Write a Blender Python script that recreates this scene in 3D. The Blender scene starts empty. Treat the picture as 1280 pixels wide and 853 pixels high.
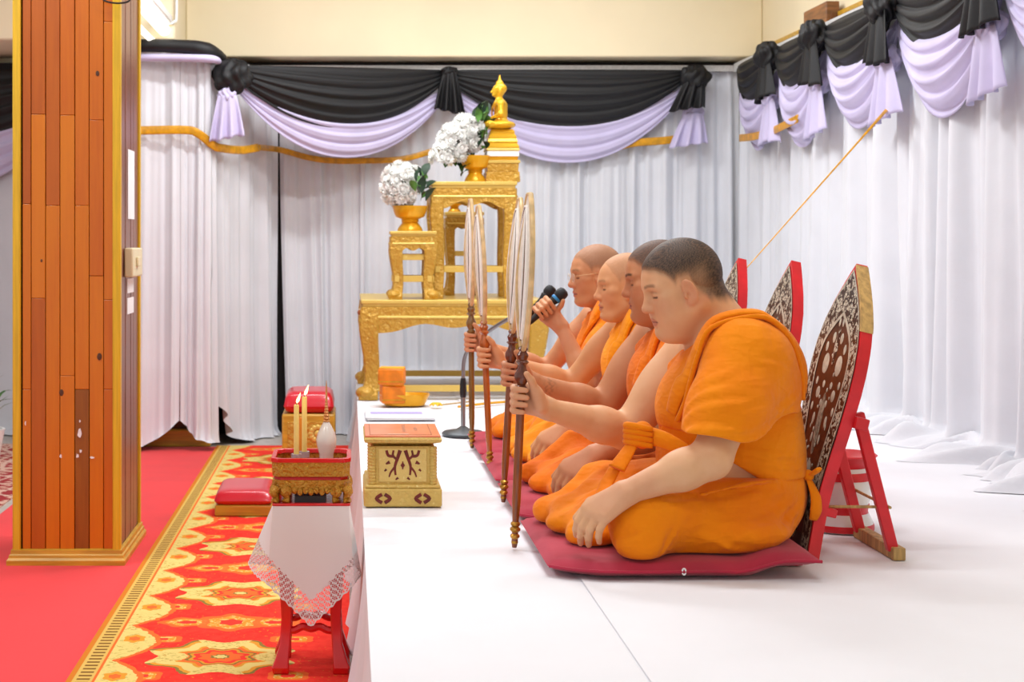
import bpy, math, random
import numpy as np
from mathutils import Vector, Matrix

random.seed(7)
SC = bpy.context.scene
COL = SC.collection

# ------------------------------------------------------------------ camera
# level camera with lens shift; principal vanishing point at (436, 300) of 1280 x 853
FPX, CXP, CYP, CAMZ = 1900.0, 436.0, 300.0, 1.20
cam = bpy.data.cameras.new('camera')
cam.sensor_fit = 'HORIZONTAL'
cam.sensor_width = 36.0
cam.lens = FPX / 1280 * 36
cam.shift_x = (640 - CXP) / 1280
cam.shift_y = -(426.5 - CYP) / 1280
cam.clip_start = 0.05
cam.dof.use_dof = True
cam.dof.focus_distance = 4.15
cam.dof.aperture_fstop = 7.0
cam_o = bpy.data.objects.new('camera', cam)
cam_o.location = (0, 0, CAMZ)
cam_o.rotation_euler = (math.pi / 2, 0, 0)
COL.objects.link(cam_o)
SC.camera = cam_o

# ------------------------------------------------------------------ world, lights, exposure
w = bpy.data.worlds.new('world')
SC.world = w
w.use_nodes = True
w.node_tree.nodes['Background'].inputs[0].default_value = (0.93, 0.97, 1.0, 1)
w.node_tree.nodes['Background'].inputs[1].default_value = 0.88
SC.view_settings.view_transform = 'Standard'
SC.view_settings.look = 'None'
SC.view_settings.gamma = 1.0
SC.view_settings.use_curve_mapping = False
SC.view_settings.exposure = -0.24


def area_light(name, loc, size, power, color=(0.95, 0.98, 1.0), rot=(0, 0, 0)):
    l = bpy.data.lights.new(name, 'AREA')
    l.shape = 'RECTANGLE'
    l.size, l.size_y = size
    l.energy = power
    l.color = color
    o = bpy.data.objects.new(name, l)
    o.location = loc
    o.rotation_euler = rot
    COL.objects.link(o)
    return o


# added fill lamps on the unseen ceiling (their housings are built with the ceiling below)
CEIL_Z = 3.25
FILL_BATTENS = [(-1.9, 2.2, 30), (-1.9, 5.0, 45), (0.7, 2.0, 16), (0.7, 4.2, 34), (0.7, 6.4, 60), (-0.2, 7.6, 42), (1.2, 8.0, 18)]
for i, (bx_, by_, pw_) in enumerate(FILL_BATTENS):
    area_light('batten_fill', (bx_, by_, CEIL_Z - 0.12), (1.2, 0.16), pw_)


# ------------------------------------------------------------------ helpers: naming
def tag(o, label=None, cat=None, group=None, kind=None):
    if label: o['label'] = label
    if cat: o['category'] = cat
    if group: o['group'] = group
    if kind: o['kind'] = kind
    return o


def thing(name, label, cat, loc=(0, 0, 0), rotz=0.0, group=None, kind=None):
    o = bpy.data.objects.new(name, None)
    o.empty_display_size = 0.1
    o.location = loc
    o.rotation_euler = (0, 0, rotz)
    COL.objects.link(o)
    return tag(o, label, cat, group, kind)


def copy_tree(o, parent=None):
    c = o.copy()
    COL.objects.link(c)
    c.parent = parent
    for ch in list(o.children):
        copy_tree(ch, c)
    return c


def link_mesh(name, me, m, parent=None):
    o = bpy.data.objects.new(name, me)
    if m is not None and len(me.materials) == 0:
        me.materials.append(m)
    COL.objects.link(o)
    if parent is not None:
        o.parent = parent
    return o


def at(px, py, Y):
    """world point seen at a pixel of the photograph at distance Y"""
    return Vector(((px - CXP) / FPX * Y, Y, CAMZ - (py - CYP) / FPX * Y))


# ------------------------------------------------------------------ helpers: mesh builder
class MB:
    def __init__(s):
        s.v = []
        s.f = []
        s.mi = []

    def add(s, vs, fs, M=None, mi=0):
        b = len(s.v)
        if M is not None:
            vs = [M @ Vector(p) for p in vs]
        s.v += [tuple(p) for p in vs]
        s.f += [tuple(b + i for i in q) for q in fs]
        s.mi += [mi] * len(fs)
        return s

    def box(s, lo, hi, M=None, mi=0):
        x0, y0, z0 = lo
        x1, y1, z1 = hi
        vs = [(x0, y0, z0), (x1, y0, z0), (x1, y1, z0), (x0, y1, z0), (x0, y0, z1), (x1, y0, z1), (x1, y1, z1), (x0, y1, z1)]
        fs = [(3, 2, 1, 0), (4, 5, 6, 7), (0, 1, 5, 4), (1, 2, 6, 5), (2, 3, 7, 6), (3, 0, 4, 7)]
        return s.add(vs, fs, M, mi)

    def cbox(s, c, size, M=None, mi=0):
        return s.box([c[i] - size[i] / 2 for i in range(3)], [c[i] + size[i] / 2 for i in range(3)], M, mi)

    def beam(s, a, b, w, d, up=(0, 0, 1), mi=0):
        """square bar from a to b, w across, d along the other way"""
        a, b = Vector(a), Vector(b)
        t = (b - a).normalized()
        u = Vector(up)
        if abs(t.dot(u)) > 0.98:
            u = Vector((0, 1, 0))
        r = t.cross(u).normalized()
        n = r.cross(t)
        vs = []
        for p in (a, b):
            for i, j in ((-1, -1), (1, -1), (1, 1), (-1, 1)):
                vs.append(p + r * (i * w / 2) + n * (j * d / 2))
        return s.add(vs, [(3, 2, 1, 0), (4, 5, 6, 7), (0, 1, 5, 4), (1, 2, 6, 5), (2, 3, 7, 6), (3, 0, 4, 7)], None, mi)

    def lathe(s, prof, seg=24, M=None, mi=0, sq=0.0, ph=0.0):
        """prof: (radius, z); sq > 0 squares the section"""
        vs, fs = [], []
        for r, z in prof:
            for i in range(seg):
                a = 2 * math.pi * i / seg + ph
                k = 1.0
                if sq:
                    k = 1.0 / (abs(math.cos(a)) ** (2 / (1 - sq)) + abs(math.sin(a)) ** (2 / (1 - sq))) ** ((1 - sq) / 2)
                vs.append((r * k * math.cos(a), r * k * math.sin(a), z))
        for j in range(len(prof) - 1):
            for i in range(seg):
                i2 = (i + 1) % seg
                fs.append((j * seg + i, j * seg + i2, (j + 1) * seg + i2, (j + 1) * seg + i))
        if prof[0][0] > 1e-5:
            fs.append(tuple(reversed(range(seg))))
        if prof[-1][0] > 1e-5:
            b = (len(prof) - 1) * seg
            fs.append(tuple(b + i for i in range(seg)))
        return s.add(vs, fs, M, mi)

    def sphere(s, c, r, seg=12, rings=8, M=None, mi=0):
        if not hasattr(r, '__len__'):
            r = (r, r, r)
        vs = [(c[0], c[1], c[2] - r[2])]
        for j in range(1, rings):
            t = -math.pi / 2 + math.pi * j / rings
            for i in range(seg):
                a = 2 * math.pi * i / seg
                vs.append((c[0] + r[0] * math.cos(t) * math.cos(a), c[1] + r[1] * math.cos(t) * math.sin(a), c[2] + r[2] * math.sin(t)))
        vs.append((c[0], c[1], c[2] + r[2]))
        fs = []
        for i in range(seg):
            i2 = (i + 1) % seg
            fs.append((0, 1 + i2, 1 + i))
            for j in range(rings - 2):
                a = 1 + j * seg
                fs.append((a + i, a + i2, a + seg + i2, a + seg + i))
            fs.append((1 + (rings - 2) * seg + i, 1 + (rings - 2) * seg + i2, len(vs) - 1))
        return s.add(vs, fs, M, mi)

    def tube(s, pts, rad, seg=8, flat=1.0, nrm=None, mi=0, closed=False, sub=1):
        """sweep an ellipse (rad across, rad*flat along the normal) along points"""
        pts = [Vector(p) for p in pts]
        if not hasattr(rad, '__len__'):
            rad = [rad] * len(pts)
        rad = list(rad)
        if not hasattr(flat, '__len__'):
            flat = [flat] * len(pts)
        if sub > 1:
            pts, rad, flat = spline(pts, rad, flat, sub, closed)
        n = len(pts)
        vs, fs = [], []
        prev = None
        for i, p in enumerate(pts):
            if closed:
                t = (pts[(i + 1) % n] - pts[i - 1]).normalized()
            else:
                t = (pts[min(i + 1, n - 1)] - pts[max(i - 1, 0)]).normalized()
            if nrm is not None:
                nn = nrm(p) if callable(nrm) else Vector(nrm)
                nn = (nn - t * nn.dot(t)).normalized()
            else:
                if prev is None:
                    nn = Vector((0, 0, 1)) if abs(t.z) < 0.9 else Vector((0, 1, 0))
                else:
                    nn = prev
                nn = (nn - t * nn.dot(t)).normalized()
                prev = nn
            b = t.cross(nn)
            for k in range(seg):
                a = 2 * math.pi * k / seg
                vs.append(p + b * (rad[i] * math.cos(a)) + nn * (rad[i] * flat[i] * math.sin(a)))
        m = n if closed else n - 1
        for i in range(m):
            j = (i + 1) % n
            for k in range(seg):
                k2 = (k + 1) % seg
                fs.append((i * seg + k, i * seg + k2, j * seg + k2, j * seg + k))
        if not closed:
            fs.append(tuple(reversed(range(seg))))
            fs.append(tuple((n - 1) * seg + k for k in range(seg)))
        return s.add(vs, fs, None, mi)

    def grid(s, fn, nu, nv, M=None, mi=0, flip=False):
        vs = [fn(i / nu, j / nv) for j in range(nv + 1) for i in range(nu + 1)]
        fs = []
        for j in range(nv):
            for i in range(nu):
                a = j * (nu + 1) + i
                q = (a, a + 1, a + nu + 2, a + nu + 1)
                fs.append(tuple(reversed(q)) if flip else q)
        return s.add(vs, fs, M, mi)

    def prism(s, out, z0, z1, M=None, mi=0):
        """extrude a 2-D outline (counter-clockwise) from z0 to z1"""
        n = len(out)
        vs = [(x, y, z0) for x, y in out] + [(x, y, z1) for x, y in out]
        fs = [tuple(reversed(range(n))), tuple(range(n, 2 * n))]
        fs += [(i, (i + 1) % n, n + (i + 1) % n, n + i) for i in range(n)]
        return s.add(vs, fs, M, mi)

    def mesh(s, name, org=None, sharp=38.0):
        me = bpy.data.meshes.new(name)
        v = s.v
        if org is not None:
            v = [(p[0] - org[0], p[1] - org[1], p[2] - org[2]) for p in v]
        me.from_pydata(v, [], s.f)
        if any(s.mi):
            me.polygons.foreach_set('material_index', s.mi)
        me.polygons.foreach_set('use_smooth', [True] * len(s.f))
        me.update()
        if sharp < 179:
            me.set_sharp_from_angle(angle=math.radians(sharp))
        return me

    def build(s, name, m, parent=None, org=None, bevel=0.0, solid=0.0, sharp=38.0, label=None):
        if org is None and parent is not None:
            q = parent if parent.get('_org') else parent.parent
            if q is not None and q.get('_org'):
                org = q['_org']
        me = s.mesh(name, org, sharp)
        ms = m if isinstance(m, (list, tuple)) else [m]
        for q in ms:
            me.materials.append(q)
        o = link_mesh(name, me, None, parent)
        if solid:
            md = o.modifiers.new('solid', 'SOLIDIFY')
            md.thickness = solid
            md.offset = 0
        if bevel:
            md = o.modifiers.new('bevel', 'BEVEL')
            md.width = bevel
            md.segments = 2
            md.limit_method = 'ANGLE'
            md.angle_limit = math.radians(40)
        if label:
            o['label'] = label
        return o


def spline(pts, rad, flat, sub, closed=False):
    n = len(pts)
    P, R, F = [], [], []
    m = n if closed else n - 1
    for i in range(m):
        if closed:
            a, b, c, d = pts[i - 1], pts[i], pts[(i + 1) % n], pts[(i + 2) % n]
        else:
            a, b, c, d = pts[max(i - 1, 0)], pts[i], pts[i + 1], pts[min(i + 2, n - 1)]
        for k in range(sub):
            t = k / sub
            P.append(0.5 * ((2 * b) + (c - a) * t + (2 * a - 5 * b + 4 * c - d) * t * t + (3 * b - a - 3 * c + d) * t ** 3))
            j = (i + 1) % n
            R.append(rad[i] * (1 - t) + rad[j] * t)
            F.append(flat[i] * (1 - t) + flat[j] * t)
    if not closed:
        P.append(pts[-1]); R.append(rad[-1]); F.append(flat[-1])
    return P, R, F


def wthing(name, label, cat, loc, group=None, kind=None):
    """a thing whose parts are written in world coordinates; its origin is at its base"""
    o = thing(name, label, cat, loc, 0, group, kind)
    o['_org'] = tuple(loc)
    return o


def solo(mb, name, m, label, cat, loc=(0, 0, 0), group=None, kind=None, **kw):
    o = mb.build(name, m, None, org=loc, **kw)
    o.location = loc
    return tag(o, label, cat, group, kind)


# ------------------------------------------------------------------ helpers: materials
def lin(c):
    return tuple(((x / 255) / 12.92 if x / 255 <= 0.04045 else ((x / 255 + 0.055) / 1.055) ** 2.4) for x in c[:3]) + (1.0,)


class S:
    """a node socket with arithmetic"""
    def __init__(s, nt, k):
        s.nt, s.k = nt, k

    def op(s, o, *a, clamp=False):
        n = s.nt.nodes.new('ShaderNodeMath')
        n.operation = o
        n.use_clamp = clamp
        for i, q in enumerate((s,) + a):
            if isinstance(q, S):
                s.nt.links.new(q.k, n.inputs[i])
            else:
                n.inputs[i].default_value = q
        return S(s.nt, n.outputs[0])

    def __add__(s, b): return s.op('ADD', b)
    def __sub__(s, b): return s.op('SUBTRACT', b)
    def __mul__(s, b): return s.op('MULTIPLY', b)
    def __truediv__(s, b): return s.op('DIVIDE', b)
    def sin(s): return s.op('SINE')
    def cos(s): return s.op('COSINE')
    def abs(s): return s.op('ABSOLUTE')
    def sqrt(s): return s.op('SQRT')
    def atan2(s, b): return s.op('ARCTAN2', b)
    def pp(s, b): return s.op('PINGPONG', b)
    def fmod(s, b): return s.op('FLOORED_MODULO', b)
    def lt(s, b): return s.op('LESS_THAN', b)
    def gt(s, b): return s.op('GREATER_THAN', b)
    def mn(s, b): return s.op('MINIMUM', b)
    def mx(s, b): return s.op('MAXIMUM', b)

    def sstep(s, a, b):
        n = s.nt.nodes.new('ShaderNodeMapRange')
        n.interpolation_type = 'SMOOTHSTEP'
        s.nt.links.new(s.k, n.inputs[0])
        n.inputs[1].default_value = a
        n.inputs[2].default_value = b
        return S(s.nt, n.outputs[0])

    def ramp(s, stops, const=False):
        n = s.nt.nodes.new('ShaderNodeValToRGB')
        if const:
            n.color_ramp.interpolation = 'CONSTANT'
        el = n.color_ramp.elements
        while len(el) < len(stops):
            el.new(0.5)
        for e, (p, c) in zip(el, stops):
            e.position = p
            e.color = lin(c)
        s.nt.links.new(s.k, n.inputs[0])
        return S(s.nt, n.outputs[0])


def mixc(nt, f, a, b):
    n = nt.nodes.new('ShaderNodeMix')
    n.data_type = 'RGBA'
    for i, q in ((0, f), (6, a), (7, b)):
        if isinstance(q, S):
            nt.links.new(q.k, n.inputs[i])
        else:
            n.inputs[i].default_value = q if i == 0 else lin(q)
    return S(nt, n.outputs[2])


def coords(nt, kind='Object'):
    n = nt.nodes.new('ShaderNodeTexCoord')
    m = nt.nodes.new('ShaderNodeSeparateXYZ')
    nt.links.new(n.outputs[kind], m.inputs[0])
    return S(nt, n.outputs[kind]), S(nt, m.outputs[0]), S(nt, m.outputs[1]), S(nt, m.outputs[2])


def tex(nt, kind, vec, scale, detail=3.0, feature=None, out=0, stretch=None, rough=None):
    n = nt.nodes.new('ShaderNodeTex' + kind)
    if stretch is not None:
        mp = nt.nodes.new('ShaderNodeMapping')
        mp.inputs['Scale'].default_value = stretch
        nt.links.new(vec.k, mp.inputs[0])
        nt.links.new(mp.outputs[0], n.inputs['Vector'])
    else:
        nt.links.new(vec.k, n.inputs['Vector'])
    n.inputs['Scale'].default_value = scale
    if 'Detail' in n.inputs:
        n.inputs['Detail'].default_value = detail
    if feature:
        n.feature = feature
    return S(nt, n.outputs[out])


def new_mat(name):
    m = bpy.data.materials.new(name)
    m.use_nodes = True
    return m, m.node_tree, m.node_tree.nodes['Principled BSDF']


def bump(nt, bs, h, strength, dist):
    b = nt.nodes.new('ShaderNodeBump')
    b.inputs['Strength'].default_value = strength
    b.inputs['Distance'].default_value = dist
    nt.links.new(h.k, b.inputs['Height'])
    nt.links.new(b.outputs[0], bs.inputs['Normal'])


def simple(name, c, rough=0.6, metal=0.0, var=0.0, vscale=8.0, bmp=0.0, bscale=40.0, bdist=0.004, sheen=0.0,
           stretch=None, c2=None, voro=False, coat=0.0, spec=None, trans=0.0):
    m, nt, bs = new_mat(name)
    bs.inputs['Roughness'].default_value = rough
    bs.inputs['Metallic'].default_value = metal
    if spec is not None:
        bs.inputs['Specular IOR Level'].default_value = spec
    if coat:
        bs.inputs['Coat Weight'].default_value = coat
        bs.inputs['Coat Roughness'].default_value = 0.15
    if sheen:
        bs.inputs['Sheen Weight'].default_value = sheen
    if trans:
        bs.inputs['Transmission Weight'].default_value = trans
    vec, x, y, z = coords(nt)
    if var or c2:
        f = tex(nt, 'Noise', vec, vscale, 4.0, stretch=stretch)
        d = c2 or tuple(max(0, q * (1 - var)) for q in c)
        col = mixc(nt, f.sstep(0.3, 0.7), c, d)
        nt.links.new(col.k, bs.inputs['Base Color'])
    else:
        bs.inputs['Base Color'].default_value = lin(c)
    if bmp:
        if voro:
            h = tex(nt, 'Voronoi', vec, bscale, feature='SMOOTH_F1')
        else:
            h = tex(nt, 'Noise', vec, bscale, 4.0, stretch=stretch)
        bump(nt, bs, h, bmp, bdist)
    return m


def emis(name, c, strength):
    m, nt, bs = new_mat(name)
    bs.inputs['Base Color'].default_value = lin(c)
    bs.inputs['Emission Color'].default_value = lin(c)
    bs.inputs['Emission Strength'].default_value = strength
    return m

# ------------------------------------------------------------------ helpers: smooth solids (signed distance fields)
class Cone:
    """round cone from a to b"""
    def __init__(s, a, b, ra, rb):
        s.a, s.b, s.ra, s.rb = np.array(a, float), np.array(b, float), ra, rb
        r = np.array([[ra] * 3, [rb] * 3])
        pts = np.array([s.a, s.b])
        s.lo, s.hi = (pts - r).min(0), (pts + r).max(0)

    def ev(s, X, Y, Z):
        ba = s.b - s.a
        bb = max(ba @ ba, 1e-12)
        px, py, pz = X - s.a[0], Y - s.a[1], Z - s.a[2]
        t = np.clip((px * ba[0] + py * ba[1] + pz * ba[2]) / bb, 0, 1)
        d = np.sqrt((px - t * ba[0]) ** 2 + (py - t * ba[1]) ** 2 + (pz - t * ba[2]) ** 2)
        return d - (s.ra + (s.rb - s.ra) * t)

    def grow(s, g):
        return Cone(s.a, s.b, s.ra + g, s.rb + g)


class Ell:
    """ellipsoid, R = 3x3 whose columns are its axes"""
    def __init__(s, c, r, R=None):
        s.c, s.r = np.array(c, float), np.array(r, float)
        s.R = np.eye(3) if R is None else np.array(R, float)
        e = np.sqrt(((s.R * s.r) ** 2).sum(1))
        s.lo, s.hi = s.c - e, s.c + e

    def ev(s, X, Y, Z):
        px, py, pz = X - s.c[0], Y - s.c[1], Z - s.c[2]
        R, r = s.R, s.r
        q = [(px * R[0, i] + py * R[1, i] + pz * R[2, i]) / r[i] for i in range(3)]
        k0 = np.sqrt(q[0] ** 2 + q[1] ** 2 + q[2] ** 2)
        k1 = np.sqrt((q[0] / r[0]) ** 2 + (q[1] / r[1]) ** 2 + (q[2] / r[2]) ** 2) + 1e-9
        return k0 * (k0 - 1) / k1

    def grow(s, g):
        return Ell(s.c, s.r + g, s.R)


class Vol:
    def __init__(s, lo, hi, h, pad=0.012):
        s.h, s.pad = h, pad
        s.lo = np.array(lo, float)
        n = np.ceil((np.array(hi) - s.lo) / h).astype(int) + 1
        s.ax = [(s.lo[i] + h * np.arange(n[i])).astype(np.float32) for i in range(3)]
        s.f = np.full(tuple(n), 0.2, np.float32)

    def sl(s, lo, hi):
        r = []
        for i in range(3):
            a = int(max(0, math.floor((lo[i] - s.lo[i]) / s.h)))
            b = int(min(s.f.shape[i], math.ceil((hi[i] - s.lo[i]) / s.h) + 1))
            if b <= a:
                return None
            r.append(slice(a, b))
        return tuple(r)

    def xyz(s, sl=None):
        sl = sl or (slice(None),) * 3
        return s.ax[0][sl[0]][:, None, None], s.ax[1][sl[1]][None, :, None], s.ax[2][sl[2]][None, None, :]

    def add(s, p, k=0.01):
        g = k + s.pad
        sl = s.sl(p.lo - g, p.hi + g)
        if sl is None: return
        d = p.ev(*s.xyz(sl)).astype(np.float32)
        f = s.f[sl]
        h = np.maximum(k - np.abs(f - d), 0) / max(k, 1e-6)
        s.f[sl] = np.minimum(f, d) - h * h * k * 0.25

    def sub(s, p, k=0.005):
        g = k + s.pad
        sl = s.sl(p.lo - g, p.hi + g)
        if sl is None: return
        d = -p.ev(*s.xyz(sl)).astype(np.float32)
        f = s.f[sl]
        h = np.maximum(k - np.abs(f - d), 0) / max(k, 1e-6)
        s.f[sl] = np.maximum(f, d) + h * h * k * 0.25

    def cut(s, fn, k=0.004):
        """keep where fn < 0"""
        d = fn(*s.xyz()).astype(np.float32)
        h = np.maximum(k - np.abs(s.f - d), 0) / k
        s.f = np.maximum(s.f, d) + h * h * k * 0.25

    def disp(s, fn):
        s.f = s.f + fn(*s.xyz()).astype(np.float32)

    def mesh(s):
        """surface nets"""
        f = s.f
        ins = f < 0
        n = f.shape
        # active cells
        cnt = np.zeros((n[0] - 1, n[1] - 1, n[2] - 1), np.int8)
        for a in (0, 1):
            for b in (0, 1):
                for c in (0, 1):
                    cnt += ins[a:n[0] - 1 + a, b:n[1] - 1 + b, c:n[2] - 1 + c]
        act = np.argwhere((cnt > 0) & (cnt < 8))
        idx = np.full(cnt.shape, -1, np.int32)
        idx[act[:, 0], act[:, 1], act[:, 2]] = np.arange(len(act))
        acc = np.zeros((len(act), 3))
        num = np.zeros(len(act))
        I, J, K = act.T
        co = [(a, b, c) for a in (0, 1) for b in (0, 1) for c in (0, 1)]
        val = {q: f[I + q[0], J + q[1], K + q[2]].astype(float) for q in co}
        for q in co:
            for ax in range(3):
                if q[ax] == 0:
                    r = list(q); r[ax] = 1; r = tuple(r)
                    va, vb = val[q], val[r]
                    m = (va < 0) != (vb < 0)
                    t = np.where(m, va / np.where(m, va - vb, 1), 0)
                    for k in range(3):
                        acc[:, k] += np.where(m, q[k] + (t if k == ax else 0), 0)
                    num += m
        V = s.lo + s.h * (act + acc / num[:, None])
        Q = []
        for ax in range(3):
            o = [x for x in range(3) if x != ax]
            sa = [slice(1, -1)] * 3
            sa[ax] = slice(0, n[ax] - 1)
            sb = [slice(1, -1)] * 3
            sb[ax] = slice(1, n[ax])
            A, B = ins[tuple(sa)], ins[tuple(sb)]
            e = np.argwhere(A != B)
            if not len(e): continue
            g = e + 1
            g[:, ax] -= 1
            flip = A[e[:, 0], e[:, 1], e[:, 2]]
            def cell(d0, d1):
                c = g.copy()
                c[:, o[0]] -= d0
                c[:, o[1]] -= d1
                return idx[c[:, 0], c[:, 1], c[:, 2]]
            q = np.stack([cell(1, 1), cell(0, 1), cell(0, 0), cell(1, 0)], 1)
            if ax == 1: flip = ~flip
            q[~flip] = q[~flip][:, ::-1]
            Q.append(q)
        Q = np.concatenate(Q)
        return V, Q


def np_mesh(name, V, Q, cols=None):
    me = bpy.data.meshes.new(name)
    me.vertices.add(len(V))
    me.vertices.foreach_set('co', V.astype(np.float32).ravel())
    me.loops.add(Q.size)
    me.loops.foreach_set('vertex_index', Q.astype(np.int32).ravel())
    me.polygons.add(len(Q))
    me.polygons.foreach_set('loop_start', np.arange(0, Q.size, 4, dtype=np.int32))
    me.polygons.foreach_set('use_smooth', np.ones(len(Q), bool))
    if cols is not None:
        a = me.color_attributes.new('tone', 'FLOAT_COLOR', 'POINT')
        c = np.ones((len(V), 4), np.float32)
        c[:, :3] = cols
        a.data.foreach_set('color', c.ravel())
    me.update(calc_edges=True)
    me.validate()
    return me


def relax(V, Q, it=2, lam=0.5):
    """a little smoothing of the net"""
    n = len(V)
    for _ in range(it):
        acc = np.zeros_like(V)
        num = np.zeros(n)
        for a, b in ((0, 1), (1, 2), (2, 3), (3, 0)):
            for i in range(3):
                acc[:, i] += np.bincount(Q[:, a], V[Q[:, b], i], n) + np.bincount(Q[:, b], V[Q[:, a], i], n)
            num += np.bincount(Q[:, a], minlength=n) + np.bincount(Q[:, b], minlength=n)
        V = V + lam * (acc / np.maximum(num, 1)[:, None] - V)
    return V


def rotm(yaw, pitch, roll=0.0):
    cy, sy, cp, sp, cr, sr = math.cos(yaw), math.sin(yaw), math.cos(pitch), math.sin(pitch), math.cos(roll), math.sin(roll)
    Rz = np.array([[cy, -sy, 0], [sy, cy, 0], [0, 0, 1]])
    Ry = np.array([[cp, 0, sp], [0, 1, 0], [-sp, 0, cp]])
    Rx = np.array([[1, 0, 0], [0, cr, -sr], [0, sr, cr]])
    return Rz @ Ry @ Rx


def sm(x, a, b):
    t = np.clip((x - a) / (b - a), 0, 1)
    return t * t * (3 - 2 * t)

# ------------------------------------------------------------------ materials
MAT = {}
MAT['cream'] = simple('cream_paint', (247, 233, 198), 0.75, var=0.03, vscale=1.5, bmp=0.05, bscale=60)
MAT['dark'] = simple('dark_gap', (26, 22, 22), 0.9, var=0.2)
MAT['curtain'] = simple('white_curtain', (221, 223, 229), 0.85, var=0.03, vscale=3, bmp=0.08, bscale=70, sheen=0.1)
MAT['black_cloth'] = simple('black_cloth', (9, 10, 15), 0.6, var=0.25, vscale=6, bmp=0.15, bscale=60)
MAT['lavender'] = simple('lavender_cloth', (206, 198, 232), 0.6, var=0.05, vscale=5, bmp=0.10, bscale=60)
MAT['white_tape'] = simple('white_tape', (222, 220, 218), 0.8, var=0.08, vscale=90)
MAT['ribbon'] = simple('gold_ribbon', (226, 160, 12), 0.35, var=0.18, vscale=25, bmp=0.25, bscale=30)
MAT['stage_cloth'] = simple('white_stage_cloth', (232, 233, 238), 0.75, var=0.02, vscale=2, bmp=0.12, bscale=7, bdist=0.01)
MAT['white_plastic'] = simple('white_plastic', (236, 236, 234), 0.4)
MAT['beige_plastic'] = simple('beige_plastic', (228, 216, 178), 0.45, var=0.04)
MAT['paper'] = simple('paper', (236, 236, 238), 0.8, var=0.03)
MAT['black_plastic'] = simple('black_plastic', (20, 20, 23), 0.45, var=0.15)
MAT['chrome'] = simple('grey_metal', (150, 150, 152), 0.28, 0.9, var=0.1)
MAT['tile'] = simple('terrazzo_floor', (196, 188, 178), 0.4, var=0.12, vscale=30)
MAT['trim_yellow'] = simple('yellow_varnished_trim', (228, 184, 34), 0.38, var=0.10, vscale=3, stretch=(30, 30, 1.5), bmp=0.05, bscale=30)
MAT['trim_gold'] = simple('golden_varnished_moulding', (214, 164, 50), 0.35, var=0.14, vscale=3, stretch=(1.5, 8, 20))
MAT['red_carpet'] = simple('plain_red_carpet', (236, 42, 48), 0.92, var=0.06, vscale=3, bmp=0.3, bscale=500, bdist=0.002, sheen=0.15)
MAT['wood_block'] = simple('brown_wood', (158, 104, 58), 0.5, var=0.25, vscale=6, stretch=(1, 1, 10))
MAT['lamp_glow'] = emis('lamp_glow', (255, 252, 240), 1.9)


def plank_mat(name, c, c2):
    m, nt, bs = new_mat(name)
    vec, x, y, z = coords(nt)
    oi = nt.nodes.new('ShaderNodeObjectInfo')
    g = tex(nt, 'Noise', vec, 3.0, 6.0, stretch=(26, 26, 1.6))
    g2 = tex(nt, 'Noise', vec, 2.0, 2.0, stretch=(4, 4, 0.8))
    f = (g * 0.55 + g2 * 0.6 + S(nt, oi.outputs['Random']) * 0.18 - 0.17)
    col = mixc(nt, f.sstep(0.25, 0.75), c, c2)
    nt.links.new(col.k, bs.inputs['Base Color'])
    bs.inputs['Roughness'].default_value = 0.28
    bs.inputs['Coat Weight'].default_value = 0.08
    bs.inputs['Coat Roughness'].default_value = 0.2
    bump(nt, bs, g, 0.12, 0.002)
    return m


PLANK = [plank_mat('varnished_plank_orange', (208, 118, 4), (198, 104, 2)),
         plank_mat('varnished_plank_amber', (202, 108, 4), (188, 92, 2)),
         plank_mat('varnished_plank_brown', (184, 94, 10), (168, 80, 6)),
         plank_mat('varnished_plank_dark', (156, 92, 18), (130, 70, 12))]
MAT['mauve_wood'] = simple('reddish_brown_wood', (150, 96, 78), 0.3, var=0.3, vscale=4, stretch=(30, 30, 0.8))


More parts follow.
